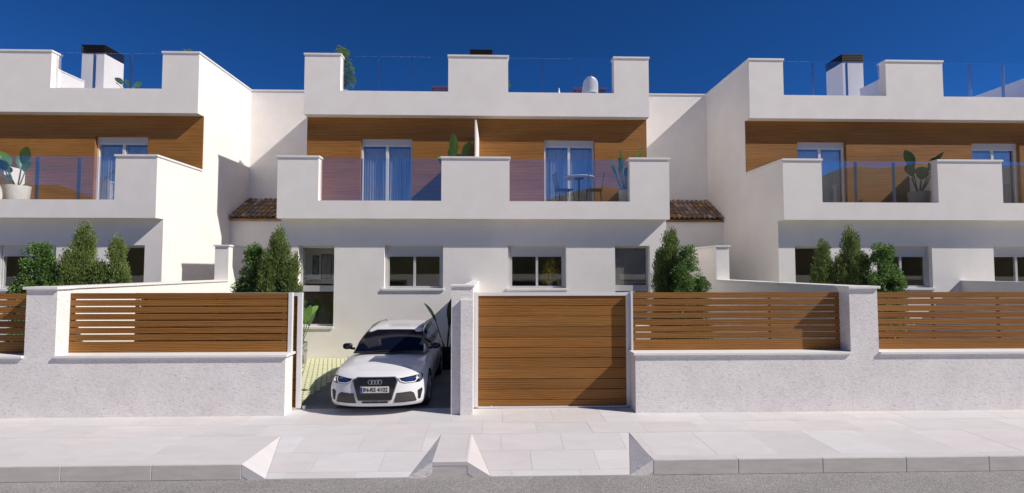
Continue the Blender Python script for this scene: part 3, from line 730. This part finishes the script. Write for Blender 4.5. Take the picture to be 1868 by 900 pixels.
    def conform(name, outline, mat, off=.006, parent=C, cuts=3, thick=.02):
        bm = bmesh.new(); vs = [bm.verts.new((x, 0, z)) for x, z in outline]; bm.faces.new(vs)
        bmesh.ops.triangulate(bm, faces=bm.faces); bmesh.ops.subdivide_edges(bm, edges=bm.edges, cuts=cuts, use_grid_fill=True)
        for v in bm.verts: v.co.y = front(v.co.x, v.co.z) - off
        ex = bmesh.ops.extrude_face_region(bm, geom=list(bm.faces))
        for e in ex['geom']:
            if isinstance(e, bmesh.types.BMVert): e.co.y += thick
        bmesh.ops.recalc_face_normals(bm, faces=bm.faces)
        me = bpy.data.meshes.new(name); bm.to_mesh(me); bm.free(); me.materials.append(M[mat] if isinstance(mat, str) else mat); o = bpy.data.objects.new(name, me); COL.objects.link(o); o.parent = parent
        return o
    mir = lambda pts: [(-x, z) for x, z in pts][::-1]
    # grille: rim, dark bed, honeycomb bars, rings, plate
    go = [(-.335, .708), (-.382, .68), (-.392, .63), (-.30, .318), (-.275, .305), (.275, .305), (.30, .318), (.392, .63), (.382, .68), (.335, .708)]
    rim = [(x * 1.045, .515 + (z - .515) * 1.04) for x, z in go]
    gr = conform('grille', go, 'black_gloss', .026)
    conform('grille_rim', rim, plain('satin_silver', (.22, .22, .23), .35, .3), .018, gr)
    hb = MB()
    def inside(x, z):
        n = len(go); c = False
        for i in range(n):
            (x1, z1), (x2, z2) = go[i], go[(i + 1) % n]
            if (z1 > z) != (z2 > z) and x < (x2 - x1) * (z - z1) / (z2 - z1) + x1: c = not c
        return c
    hs = .026; r_ = 0; z = .32
    while z < .72:
        x = -.4 + (hs * .866 if r_ % 2 else 0)
        while x < .4:
            if inside(x, z):
                pts = [(x + hs * .58 * math.sin(k * math.pi / 3), z + hs * .58 * math.cos(k * math.pi / 3)) for k in range(6)]
                for k in range(3):
                    (xa, za), (xb, zb) = pts[k], pts[k + 1]; dx, dz = xb - xa, zb - za; l = math.hypot(dx, dz); nx_, nz_ = -dz / l * .0022, dx / l * .0022
                    y = front(x, z) - .029
                    hb.quad((xa - nx_, y, za - nz_), (xb - nx_, y, zb - nz_), (xb + nx_, y, zb + nz_), (xa + nx_, y, za + nz_))
            x += hs * 1.732 * .58 * 1.0 * 1.72
        z += hs * .87; r_ += 1
    tag(hb.build('honeycomb', plain('satin_grille_bar', (.09, .09, .095), .35, .6), gr), kind='stuff')
    for i in range(4):
        cx = (i - 1.5) * .058; tm = MB(); n = 28; y = front(cx, .64) - .040
        tm.tube([(cx + .038 * math.cos(2 * math.pi * k / n), y, .638 + .038 * math.sin(2 * math.pi * k / n)) for k in range(n + 1)], .0055, 8, False)
        tm.build('badge_ring', 'chrome', gr, smooth=True)
    yp = front(0, .5) - .046
    pl = box('number_plate', 'plate_white', C, -.262, .262, yp, yp + .02, .445, .558, bevel=.003)
    box('plate_band', 'plate_blue', pl, -.259, -.218, yp - .002, yp - .0002, .449, .554)
    fc = bpy.data.curves.new('plate_text', 'FONT'); fc.body = 'IN-RS 4102'; fc.size = .105; fc.extrude = .001; fc.align_x = 'CENTER'; fc.align_y = 'CENTER'; fc.offset = .0022; fc.space_character = .95
    fo = bpy.data.objects.new('plate_text', fc); COL.objects.link(fo); dg = bpy.context.evaluated_depsgraph_get(); dg.update()
    tm_ = bpy.data.meshes.new_from_object(fo.evaluated_get(dg)); bpy.data.objects.remove(fo)
    xsn = [v.co.x for v in tm_.vertices]; k = .445 / (max(xsn) - min(xsn)); mx_ = (max(xsn) + min(xsn)) / 2
    for v in tm_.vertices: v.co = Vector(((v.co.x - mx_) * k + .019, yp - .002 - v.co.z, .5 + v.co.y * 1.02))
    tm_.materials.clear(); tm_.materials.append(M['black_matte']); to = bpy.data.objects.new('plate_lettering', tm_); COL.objects.link(to); to.parent = pl
    # lower intakes, side slits, lip
    ik = [(.345, .250), (.395, .425), (.64, .435), (.70, .40), (.745, .255), (.73, .245)]
    sl = [(.775, .285), (.765, .44), (.835, .475), (.845, .44), (.81, .275)]
    hl_ = [(.400, .682), (.45, .625), (.54, .592), (.79, .590), (.840, .62), (.845, .712), (.80, .716), (.60, .700)]
    for s in (1, -1):
        f = (lambda p: p) if s > 0 else mir
        t = conform('air_intake', f(ik), 'black_matte', .010)
        conform('intake_mesh', f([(x * .97 + .016, .345 + (z - .345) * .86) for x, z in ik]), plain('intake_grey', (.055, .05, .045), .5), .013, t)
        conform('corner_vent', f(sl), 'black_matte', .010)
        h = conform('headlight', f(hl_), 'black_gloss', .010)
        conform('lens', f([(.465, .660), (.53, .628), (.66, .622), (.70, .645), (.69, .694), (.57, .688)]), 'headlamp_glass', .016, h)
        conform('light_strip', f([(.418, .678), (.458, .630), (.545, .600), (.715, .600), (.752, .640), (.748, .700), (.735, .700), (.737, .645), (.708, .613), (.548, .613), (.466, .640), (.432, .680)]), 'drl', .019, h)
        conform('indicator', f([(.775, .615), (.818, .625), (.825, .695), (.775, .698)]), 'chrome', .016, h)
    for x0 in (-.235, -.075, .085):
        conform('lip_slot', [(x0, .250), (x0, .278), (x0 + .15, .278), (x0 + .15, .250)], 'black_matte', .016, cuts=1)
    # cabin
    st = [(-1.06, .955, .955, .745, .745), (-.80, .965, 1.075, .775, .715), (-.45, .975, 1.225, .80, .665), (-.15, .98, 1.335, .81, .618), (.10, .985, 1.378, .815, .608), (.6, .99, 1.40, .815, .588),
          (1.2, 1.0, 1.392, .81, .582), (1.75, 1.01, 1.36, .795, .565), (1.95, 1.015, 1.325, .785, .555), (2.26, 1.01, 1.03, .75, .66)]
    cab = MB(); ring = 13
    def sec(zb, zt, wb, wt):
        half = [(0, zt + .018), (wt * .5, zt + .012), (wt * .86, zt), (wt * .97, zt - .012 * min(1, (zt - zb) * 8)), (wt + (wb - wt) * .10, zt - (zt - zb) * .09), (wt + (wb - wt) * .55, zt - (zt - zb) * .5), (wb, zb)]
        return [(-x, z) for x, z in half[:0:-1]] + half
    secs = [sec(*t[1:]) for t in st]
    for t, s_ in zip(st, secs): cab.v += [(x, t[0] + (.10 * (abs(x) / .74) ** 2 if t[0] < -.3 else 0) * 1.0, z) for x, z in s_]
    for i in range(len(st) - 1):
        for k in range(ring - 1): n = i * ring + k; cab.f.append((n, n + ring, n + ring + 1, n + 1))
    cab.build('cabin', 'paint', C, smooth=True, angle=65)
    def lerp(a, b, t): return a + (b - a) * t
    # windscreen: strip over the sloped front, slightly proud
    ws = MB(); rows_, cols_ = 8, 14
    for r_ in range(rows_ + 1):
        t = lerp(.015, .975, r_ / rows_); y = lerp(-1.06, -.15, t)
        zt = float(np.interp(y, [s_[0] for s_ in st], [s_[2] for s_ in st])); wt = float(np.interp(y, [s_[0] for s_ in st], [s_[4] for s_ in st])) * .985
        for c in range(cols_ + 1):
            x = lerp(-wt, wt, c / cols_); q = abs(x) / wt
            z = zt + .018 - .018 * q * q + .006; ws.v.append((x, y + .10 * (abs(x) / .74) ** 2 - .006, z))
    for r_ in range(rows_):
        for c in range(cols_): n = r_ * (cols_ + 1) + c; ws.f.append((n, n + 1, n + cols_ + 2, n + cols_ + 1))
    wso = ws.build('windscreen', 'car_glass', C, smooth=True, angle=80)
    # dark scuttle with wipers at the foot of the windscreen
    sc = MB()
    for k in range(12):
        a, b = -.73 + 1.46 * k / 12, -.73 + 1.46 * (k + 1) / 12; f_ = lambda x: -1.06 + .10 * (abs(x) / .74) ** 2
        sc.quad((a, f_(a) - .085, .960), (b, f_(b) - .085, .960), (b, f_(b) + .02, .985), (a, f_(a) + .02, .985))
    sc.build('scuttle', 'black_matte', C)
    for x0, x1 in ((-.60, .02), (.05, .60)):
        MB().tube([(x0, -1.09, .985), (x1, -1.00, 1.005)], .008, 6).build('wiper', 'black_matte', C)
    box('inner_mirror', 'black_matte', wso, -.11, .11, -.33, -.31, 1.24, 1.30)
    # side glass
    for s in (-1, 1):
        for name, ya, yb_ in (('front_side_window', -.62, .28), ('rear_side_window', .34, 1.20), ('quarter_window', 1.26, 1.85)):
            sw = MB(); n = 8
            for i in range(n + 1):
                y = lerp(ya, yb_, i / n); q_ = [float(np.interp(y, [s_[0] for s_ in st], [s_[j] for s_ in st])) for j in range(5)]
                zb, zt, wb, wt = q_[1:]
                for tt in (.04, .5, .93): sw.v.append((s * (lerp(wb, wt, tt) + .008), y, lerp(zb, zt, tt)))
            for i in range(n):
                for k in range(2): a = i * 3 + k; sw.f.append((a, a + 3, a + 4, a + 1))
            sw.build(name, 'car_glass', C, smooth=True)
        MB().tube([(s * .59, .05, 1.365), (s * .592, .14, 1.392), (s * .588, .9, 1.412), (s * .575, 1.65, 1.388), (s * .57, 1.78, 1.345)], .014, 8).build('roof_rail', 'black_gloss', C, smooth=True)
        # door mirror
        mm = MB(); cx, cy, cz = s * .955, -.62, 1.045
        for i in range(9):
            th_ = math.pi * i / 8
            for k in range(14):
                ph = 2 * math.pi * k / 14; ex = math.copysign(abs(math.cos(ph)) ** .7, math.cos(ph)); ez = math.copysign(abs(math.sin(ph)) ** .7, math.sin(ph))
                rad = math.sin(th_) ** .55; mm.v.append((cx + .105 * rad * ex, cy - .075 * math.cos(th_), cz + .068 * rad * ez))
        for i in range(8):
            for k in range(14): j = (k + 1) % 14; mm.f.append((i * 14 + k, i * 14 + j, (i + 1) * 14 + j, (i + 1) * 14 + k))
        mm.tube([(s * .80, cy + .02, .985), (s * .90, cy, .998)], [.03, .022], 8)
        mm.build('door_mirror', 'black_gloss', C, smooth=True)
        # door seams and handles
        for y in (-.78, .31, 1.15):
            MB().tube([(s * .904, y, .35), (s * .925, y, .6), (s * .905, y, .86)], .004, 5).build('door_seam', 'black_matte', C)
        for y in (.12, .98): MB().tube([(s * .905, y - .09, .83), (s * .93, y - .07, .835), (s * .93, y + .07, .84), (s * .905, y + .09, .84)], .012, 6).build('door_handle', 'paint', C, smooth=True)
        conform('tow_cover', [(s * .30 - .001, .70), (s * .30 + .001, .70), (s * .30 + .001, .702)], 'paint', -.05) if 0 else None
    # wheels
    first = None
    for ya in AX:
        for s in (-1, 1):
            w = empty('wheel_anchor', (0, 0, 0)) if 0 else None
            ty = MB().lathe([(.245, -.115), (.30, -.122), (.325, -.112), (.336, -.085), (.338, 0), (.336, .085), (.325, .112), (.30, .122), (.245, .115), (.245, -.115)], (s * .80, ya, .338), 40, 'x').build('wheel', 'rubber', C, smooth=True)
            rm = MB().lathe([(.0, s * .07), (.06, s * .075), (.06, s * .085), (.0, s * .085)], (s * .80, ya, .338), 20, 'x').lathe([(.246, s * .04), (.246, s * .112), (.232, s * .112), (.232, s * .04)], (s * .80, ya, .338), 36, 'x')
            for k in range(7):
                an = 2 * math.pi * k / 7
                for d in (-.13, .13):
                    p0 = (s * .80 + s * .08, ya + .05 * math.cos(an), .338 + .05 * math.sin(an)); p1 = (s * .80 + s * .10, ya + .235 * math.cos(an + d), .338 + .235 * math.sin(an + d)); rm.tube([p0, p1], .014, 6)
            rm.build('rim', 'chrome', ty, smooth=True)
            MB().lathe([(.0, 0), (.16, 0), (.16, s * .02), (.0, s * .02)], (s * .82, ya, .338), 24, 'x').build('brake_disc', 'grey_metal', ty)
    # under-tray closes the engine bay to light
    box('underbody', 'black_matte', C, -.72, .72, -1.95, 2.1, .16, .24)
    return C
car = make_car(); tag(car, 'white estate car parked nose-out in the open driveway', 'car')

# ------------------------------------------------------------------ plants
def leaf_blade(m, base, direction, length, width, droop=.3, fold=.12, n=6, twist=0):
    """one broad leaf: a curved, slightly folded blade on its midrib"""
    d = Vector(direction).normalized(); base = Vector(base)
    side = d.cross(Vector((0, 0, 1)));
    if side.length < .05: side = Vector((1, 0, 0))
    side.normalize(); side = Matrix.Rotation(twist, 3, d) @ side; up = side.cross(d)
    b0 = len(m.v)
    for i in range(n + 1):
        t = i / n; w = width * (math.sin(math.pi * min(1, t * .93 + .06)) ** .75) / 2
        c = base + d * (length * t) + Vector((0, 0, -1)) * droop * length * t * t
        m.v += [tuple(c - side * w + up * fold * w), tuple(c), tuple(c + side * w + up * fold * w)]
    for i in range(n):
        for k in range(2): a = b0 + i * 3 + k; m.f.append((a, a + 1, a + 4, a + 3))
def pot(parent, r, h, mat, taper=.85):
    p = MB().lathe([(0, 0), (r * taper, 0), (r * taper + .004, .01), (r, h - .02), (r, h), (r - .025, h), (r - .03, h - .05), (0, h - .05)], n=28).build('pot', mat, parent, smooth=True, angle=35)
    MB().lathe([(0, h - .045), (r - .031, h - .045)], n=20).build('soil', 'soil', p)
    return p
def banana_plant(name, loc, h, leaves, r, ph, potmat, label, seed=0, mat='banana', group='potted broad-leaf plants', lw=.24, wide=1.0):
    P = empty(name, loc); rr = random.Random(seed); pot(P, r, ph, potmat)
    stems = MB(); lv = MB()
    for i in range(leaves):
        az = 2 * math.pi * i / leaves + rr.uniform(-.4, .4); f = rr.uniform(.55, 1.0); lean = rr.uniform(.10, .34) * wide
        top = Vector((math.cos(az) * lean * h * .6, math.sin(az) * lean * h * .6, ph + (h - ph) * .52 * f))
        stems.tube([(math.cos(az) * .03, math.sin(az) * .03, ph - .05), tuple(top * .5 + Vector((0, 0, ph * .3))), tuple(top)], [.022, .016, .010], 6)
        leaf_blade(lv, top, (math.cos(az) * lean * 1.9, math.sin(az) * lean * 1.9, 1.0), (h - ph) * .56 * f, lw * rr.uniform(.8, 1.15) * h / 1.2, rr.uniform(.05, .4), .25, 7, rr.uniform(-.7, .7))
    stems.build('stems', mat, P, smooth=True); lv.build('leaves', mat, P, smooth=True, angle=60)
    tag(P, label, 'potted plant', group); return P
def spires(kind, seed, spec):
    """crown of small sprays gathered in clumps that fill several lobes; spec: (dx, dy, z0, z1, radius)"""
    rr = random.Random(seed); m = MB(); jun = kind == 'juniper'
    for dx, dy, z0, z1, r in spec:
        nc = int((185 if jun else 150) * r * (z1 - z0)) + 6
        for _ in range(nc):
            t = rr.random() ** .95; z = z0 + (z1 - z0) * t
            prof = min(1, .75 + t * 1.2) * (max(0.0, 1 - max(0, t - .50) / .60) ** .5)
            a = rr.uniform(0, 2 * math.pi); q = rr.random() ** .45
            c = Vector((dx + r * prof * q * math.cos(a), dy + r * prof * q * math.sin(a), z))
            cr = rr.uniform(.07, .13) if jun else rr.uniform(.08, .15); ch = cr * (rr.uniform(1.7, 2.7) if jun else rr.uniform(.8, 1.1))
            for _k in range(110 if jun else 84):
                v = Vector((rr.gauss(0, 1), rr.gauss(0, 1), rr.gauss(0, 1))); v.normalize(); v *= rr.random() ** .4
                p = c + Vector((v.x * cr * (1 - .35 * v.z), v.y * cr * (1 - .35 * v.z), v.z * ch))
                if p.z < .05: continue
                o = Vector((math.cos(a), math.sin(a), 0))
                if jun:
                    d = v * .45 + o * .30 + Vector((rr.uniform(-.25, .25), rr.uniform(-.25, .25), 1.0)); L, w = rr.uniform(.04, .085), rr.uniform(.006, .012)
                else:
                    d = v + o * .5 + Vector((rr.uniform(-.6, .6), rr.uniform(-.6, .6), rr.uniform(-.2, .9))); L, w = rr.uniform(.032, .055), rr.uniform(.012, .020)
                d.normalize(); sd = d.cross(Vector((rr.uniform(-1, 1), rr.uniform(-1, 1), rr.uniform(-1, 1))))
                if sd.length < .01: continue
                sd.normalize(); e = p + d * L; mid = p + d * L * .55
                m.quad(tuple(p), tuple(mid + sd * w), tuple(e), tuple(mid - sd * w))
    return m
def shrub(name, kind, loc, seed, spec, label, group, share=None):
    S = empty(name, loc); dz, dr = (.24, .015) if kind == 'juniper' else (.12, .03)
    spec = [(a, b, z0, z1 - dz, r - dr) for a, b, z0, z1, r in spec]
    tk = MB(); rr = random.Random(seed)
    for dx, dy, z0, z1, r in spec:
        tk.tube([(dx * .2, dy * .2, -.02), (dx * .8, dy * .8, z0 + .25 * (z1 - z0)), (dx, dy, z0 + .8 * (z1 - z0))], [.05, .03, .006], 7)
    tk.build('trunk', 'bark', S, smooth=True)
    spires(kind, seed, spec).build('crown', 'juniper' if kind == 'juniper' else 'leafy', S)
    tag(S, label, 'shrub', group); return S
JG, LG = 'dark conifers behind the fences', 'bright leafy shrubs behind the fences'
# at Y=12 one metre is about 74 px of the full picture
def px(u, Y):                             # where a sight line at picture column u meets depth Y
    k = (u - 931.5) / 891.0; return Y * (0.0276 + k) / (1 - 0.0276 * k)
YS = 11.9
shrub('conifer', 'juniper', (px(152, YS), YS, 0), 21, [(0, 0, .3, 3.86, .30), (-.30, -.1, .2, 3.05, .26), (.30, .05, .2, 3.0, .24), (-.1, -.25, .2, 3.3, .24)], 'tallest conifer of the three shrubs left of the first pillar', JG)
shrub('conifer', 'juniper', (px(213, YS + .1), YS + .1, 0), 22, [(0, 0, .3, 3.58, .25), (-.22, -.1, .2, 2.95, .20), (.22, -.05, .2, 2.9, .20)], 'slim conifer nearest the lit side wall at left', JG)
shrub('leafy_shrub', 'leafy', (px(72, YS - .3), YS - .3, 0), 23, [(0, 0, .3, 3.35, .42), (-.30, -.1, .2, 2.62, .26), (.34, 0, .2, 2.60, .25)], 'round leafy shrub left of two conifers, before a window', LG)
shrub('leafy_shrub', 'leafy', (px(464, YS), YS, 0), 24, [(0, 0, .3, 3.36, .36), (-.28, -.1, .2, 2.58, .22), (.22, -.1, .2, 3.1, .30)], 'bright leafy shrub left of a conifer, above the fence beside the car', LG)
shrub('conifer', 'juniper', (px(510, YS - .2), YS - .2, 0), 25, [(0, 0, .3, 3.80, .30), (.24, .0, .2, 3.35, .30), (-.2, -.1, .2, 3.2, .26), (.30, -.1, .2, 2.8, .24)], 'broad conifer beside the tall stair window and the car', JG)
shrub('conifer', 'juniper', (px(1222, YS - .2), YS - .2, 0), 26, [(0, 0, .3, 3.80, .27), (-.20, 0, .2, 3.40, .26), (.18, -.05, .2, 3.0, .25), (-.24, -.1, .2, 2.9, .22)], 'conifer touching a leafy shrub right of the solid gate', JG)
shrub('leafy_shrub', 'leafy', (px(1251, YS - .5), YS - .5, 0), 27, [(0, 0, .3, 3.30, .36), (.30, -.1, .2, 2.55, .22), (-.2, -.1, .2, 2.9, .28)], 'bright leafy shrub right of a conifer, behind the fence by the solid gate', LG)
shrub('conifer', 'juniper', (px(1503, YS + .1), YS + .1, 0), 28, [(0, 0, .3, 3.58, .22), (-.18, 0, .2, 2.9, .18), (.16, 0, .2, 3.0, .18)], 'slim conifer at right, first of three shrubs before the right house', JG)
shrub('conifer', 'juniper', (px(1553, YS), YS, 0), 29, [(0, 0, .3, 3.84, .27), (-.25, 0, .2, 3.2, .22), (.26, 0, .2, 3.25, .24)], 'tallest conifer at right, in the middle of three shrubs', JG)
shrub('leafy_shrub', 'leafy', (px(1610, YS - .3), YS - .3, 0), 30, [(0, 0, .3, 3.38, .38), (.25, -.1, .2, 2.7, .26), (-.30, -.1, .2, 2.62, .24)], 'leafy shrub at far right behind the rough pillar', LG)

BF = 4.75; RF = 8.80
banana_plant('potted_plant', (px(22, 15.9) + 0.05, 15.9, BF), 1.95, 10, .34, .62, 'pot_white', 'broad-leaf plant in a white pot on the left house balcony', 41, lw=.19, wide=1.5)
banana_plant('potted_plant', (px(828, 15.42), 15.42, BF), 2.45, 7, .24, .6, 'pot_grey', 'upright leaves rising behind the central balcony parapet block', 42, lw=.12, wide=.75)
banana_plant('potted_plant', (px(1141, 15.5), 15.5, BF), 1.95, 16, .20, .50, 'pot_white', 'narrow-leaved plant by the right end of the central balcony', 43, lw=.085, wide=1.0)
banana_plant('potted_plant', (px(1681, 15.9) , 15.9, BF), 2.1, 9, .32, .55, 'pot_grey', 'dark broad-leaf plant in a grey pot on the right house balcony', 44, 'banana_dark', lw=.20, wide=1.2)
banana_plant('potted_plant', (px(548, 14.3), 14.3, 0), 2.0, 8, .24, .62, 'pot_grey', 'broad-leaf plant in a grey pot beside the open gate', 45, 'banana', lw=.15, wide=1.3)
banana_plant('potted_plant', (px(816, 13.6), 13.6, 0), 1.95, 5, .22, .55, 'pot_dark', 'dark spiky plant in shade between the car and the pillar', 46, 'banana_dark', lw=.13, wide=1.2)
banana_plant('potted_plant', (px(228, 18.6), 18.6, RF), 1.3, 6, .28, .45, 'pot_white', 'broad leaf showing on the left roof terrace', 47, lw=.24, wide=1.4)
# roof terrace shrubs
def roof_shrub(loc, seed, spec, label):
    S = empty('potted_shrub', loc); pot(S, .3, .5, 'pot_grey'); MB().tube([(0, 0, .4), (.02, 0, .9), (0, .02, 1.3)], [.04, .03, .015], 8).build('trunk', 'bark', S, smooth=True)
    spires('leafy', seed, spec).build('crown', 'leafy', S); tag(S, label, 'potted shrub', 'shrubs on the roof terraces'); return S
roof_shrub((px(619, 18.0), 18.0, RF), 61, [(0, 0, .7, 2.15, .30), (.2, 0, .6, 1.5, .22)], 'green shrub behind the left end block of the central roof terrace')
roof_shrub((px(915, 18.6), 18.6, RF), 62, [(0, 0, .7, 1.75, .26)], 'shrub peeking out beside the central roof parapet block')
roof_shrub((px(332, 18.2), 18.2, RF), 63, [(0, 0, .7, 2.02, .20)], 'shrub tip showing over the left house roof parapet')
# flowering plant in the window
fp = empty('flowering_plant', (px(1003, 15.62), 15.62, 2.20)); pot(fp, .10, .16, 'pot_white'); spires('leafy', 71, [(0, 0, .16, .75, .20), (-.15, 0, .14, .5, .14), (.15, 0, .14, .5, .14)]).build('leaves', 'yellow_leaf', fp)
tag(fp, 'yellow flowering plant behind the central right-hand window', 'potted plant')
st_ = MB().box(px(1003, 15.62) - .45, px(1003, 15.62) + .45, 15.50, 15.80, 2.165, 2.197).build('window_shelf', 'white_metal'); tag(st_, 'white inner shelf under the yellow flowering plant', 'shelf')

# ------------------------------------------------------------------ furniture on balcony and roof
T = empty('bistro_table', (px(1057, 15.75), 15.75, BF))
MB().lathe([(0, .93), (.50, .93), (.51, .945), (.50, .96), (0, .96)], n=36).build('table_top', 'grey_metal', T, smooth=True)
MB().lathe([(.0, .90), (.16, .90), (.16, .93), (.0, .93)], n=20).lathe([(.035, .02), (.035, .90)], n=14).build('pedestal', 'black_matte', T, smooth=True)
MB().lathe([(0, 0), (.27, 0), (.27, .015), (.06, .035), (0, .035)], n=28).build('base', 'black_matte', T, smooth=True)
tag(T, 'round pedestal table behind the central balcony glass', 'table')
def wire_chair(loc, rz, label):
    Cc = empty('wire_chair', loc, rz)
    MB().box(-.26, .26, -.25, .27, .55, .575).build('seat', 'black_matte', Cc, bevel=.01)
    bk = MB()
    for i in range(9): x = -.24 + .06 * i; bk.tube([(x, .26, .575), (x, .33, 1.08)], .006, 5)
    bk.tube([(-.26, .33, 1.08), (.26, .33, 1.08)], .012, 6); bk.build('backrest', 'black_matte', Cc)
    for sx in (-1, 1):
        for sy in (-1, 1): MB().tube([(sx * .22, sy * .21, .555), (sx * .28, sy * .28, 0)], .011, 6).build('leg', 'black_matte', Cc)
    tag(Cc, label, 'chair', 'black wire chairs at the balcony table'); return Cc
wire_chair((px(1030, 15.9), 15.9, BF), R(100), 'black wire chair left of the round balcony table')
wire_chair((px(1084, 15.9), 15.9, BF), R(-100), 'black wire chair right of the round balcony table')
# white shell chair on the roof
sc_ = empty('shell_chair', (px(1078, 17.9), 17.9, RF))
sm = MB(); n, k_ = 14, 16
for i in range(n + 1):
    t = i / n; z = .42 + .62 * t; w = .31 * (1 - .16 * t) * math.sqrt(max(0.0005, 1 - max(0, (t - .58) / .42) ** 2.2))
    for k in range(k_ + 1):
        u = -1 + 2 * k / k_; sm.v.append((u * w, -.20 + .16 * u * u * (1 - .6 * t) - .10 * t, z))
for i in range(n):
    for k in range(k_): a = i * (k_ + 1) + k; sm.f.append((a, a + 1, a + k_ + 2, a + k_ + 1))
sh_ = sm.build('backrest', 'drl', sc_, smooth=True, angle=80); md = sh_.modifiers.new('s', 'SOLIDIFY'); md.thickness = .02
MB().lathe([(0, .43), (.26, .43), (.29, .46), (.27, .47), (0, .45)], (0, .02, 0), 24).build('seat', 'drl', sc_, smooth=True)
for sx in (-1, 1):
    for sy in (-1, 1): MB().tube([(sx * .15, sy * .15, .44), (sx * .24, sy * .24, 0)], .014, 6).build('leg', 'slat', sc_)
tag(sc_, 'white shell chair seen from behind on the central roof terrace', 'chair')
def sunbed(name, x, w, label):
    S = empty(name, (x, 18.5, RF)); MB().box(-w / 2, w / 2, -.35, .35, .72, .80).build('top', 'cushion', S, bevel=.02)
    for sx in (-1, 1):
        for sy in (-1, 1): MB().box(sx * (w / 2 - .06) - .025, sx * (w / 2 - .06) + .025, sy * .3 - .025, sy * .3 + .025, 0, .72).build('leg', 'black_matte', S)
    tag(S, label, 'table', 'reddish tables on the roof terrace')
sunbed('terrace_table', px(810, 18.5), .95, 'dark red table top at the left half of the central roof terrace')
sunbed('terrace_table', px(1075, 18.5), 1.25, 'dark red table beside the white shell chair on the roof')
cn = empty('folded_parasol', (px(1021, 18.2), 18.2, RF)); MB().lathe([(.055, .55), (.045, .6), (.02, .78), (0, .80)], n=16).build('canopy', 'drl', cn, smooth=True); MB().lathe([(.02, .04), (.02, .56)], n=10).build('pole', 'grey_metal', cn); MB().lathe([(0, 0), (.2, 0), (.2, .04), (0, .04)], n=24).build('base', 'pot_grey', cn)
tag(cn, 'tiny white parasol tip left of the shell chair on the roof', 'parasol')
rl = empty('lounge_frame', (px(1716, 18.0), 18.0, RF)); fm = MB()
for a, b in (((-.5, 0, 0), (-.5, 0, .52)), ((.42, 0, 0), (.42, 0, .52)), ((-.5, 0, .50), (.42, 0, .50)), ((-.5, .6, 0), (-.5, .6, .52)), ((.42, .6, 0), (.42, .6, .52)), ((-.5, .6, .5), (.42, .6, .5)), ((.42, 0, .5), (.42, .6, .5)), ((-.5, 0, .5), (-.5, .6, .5))): fm.tube([a, b], .022, 8)
fm.build('frame', 'drl', rl, smooth=True); box('seat', 'grey_metal', rl, -.48, .40, .02, .58, .28, .34, bevel=.01); tag(rl, 'white tube frame of a seat on the right roof terrace', 'seat')
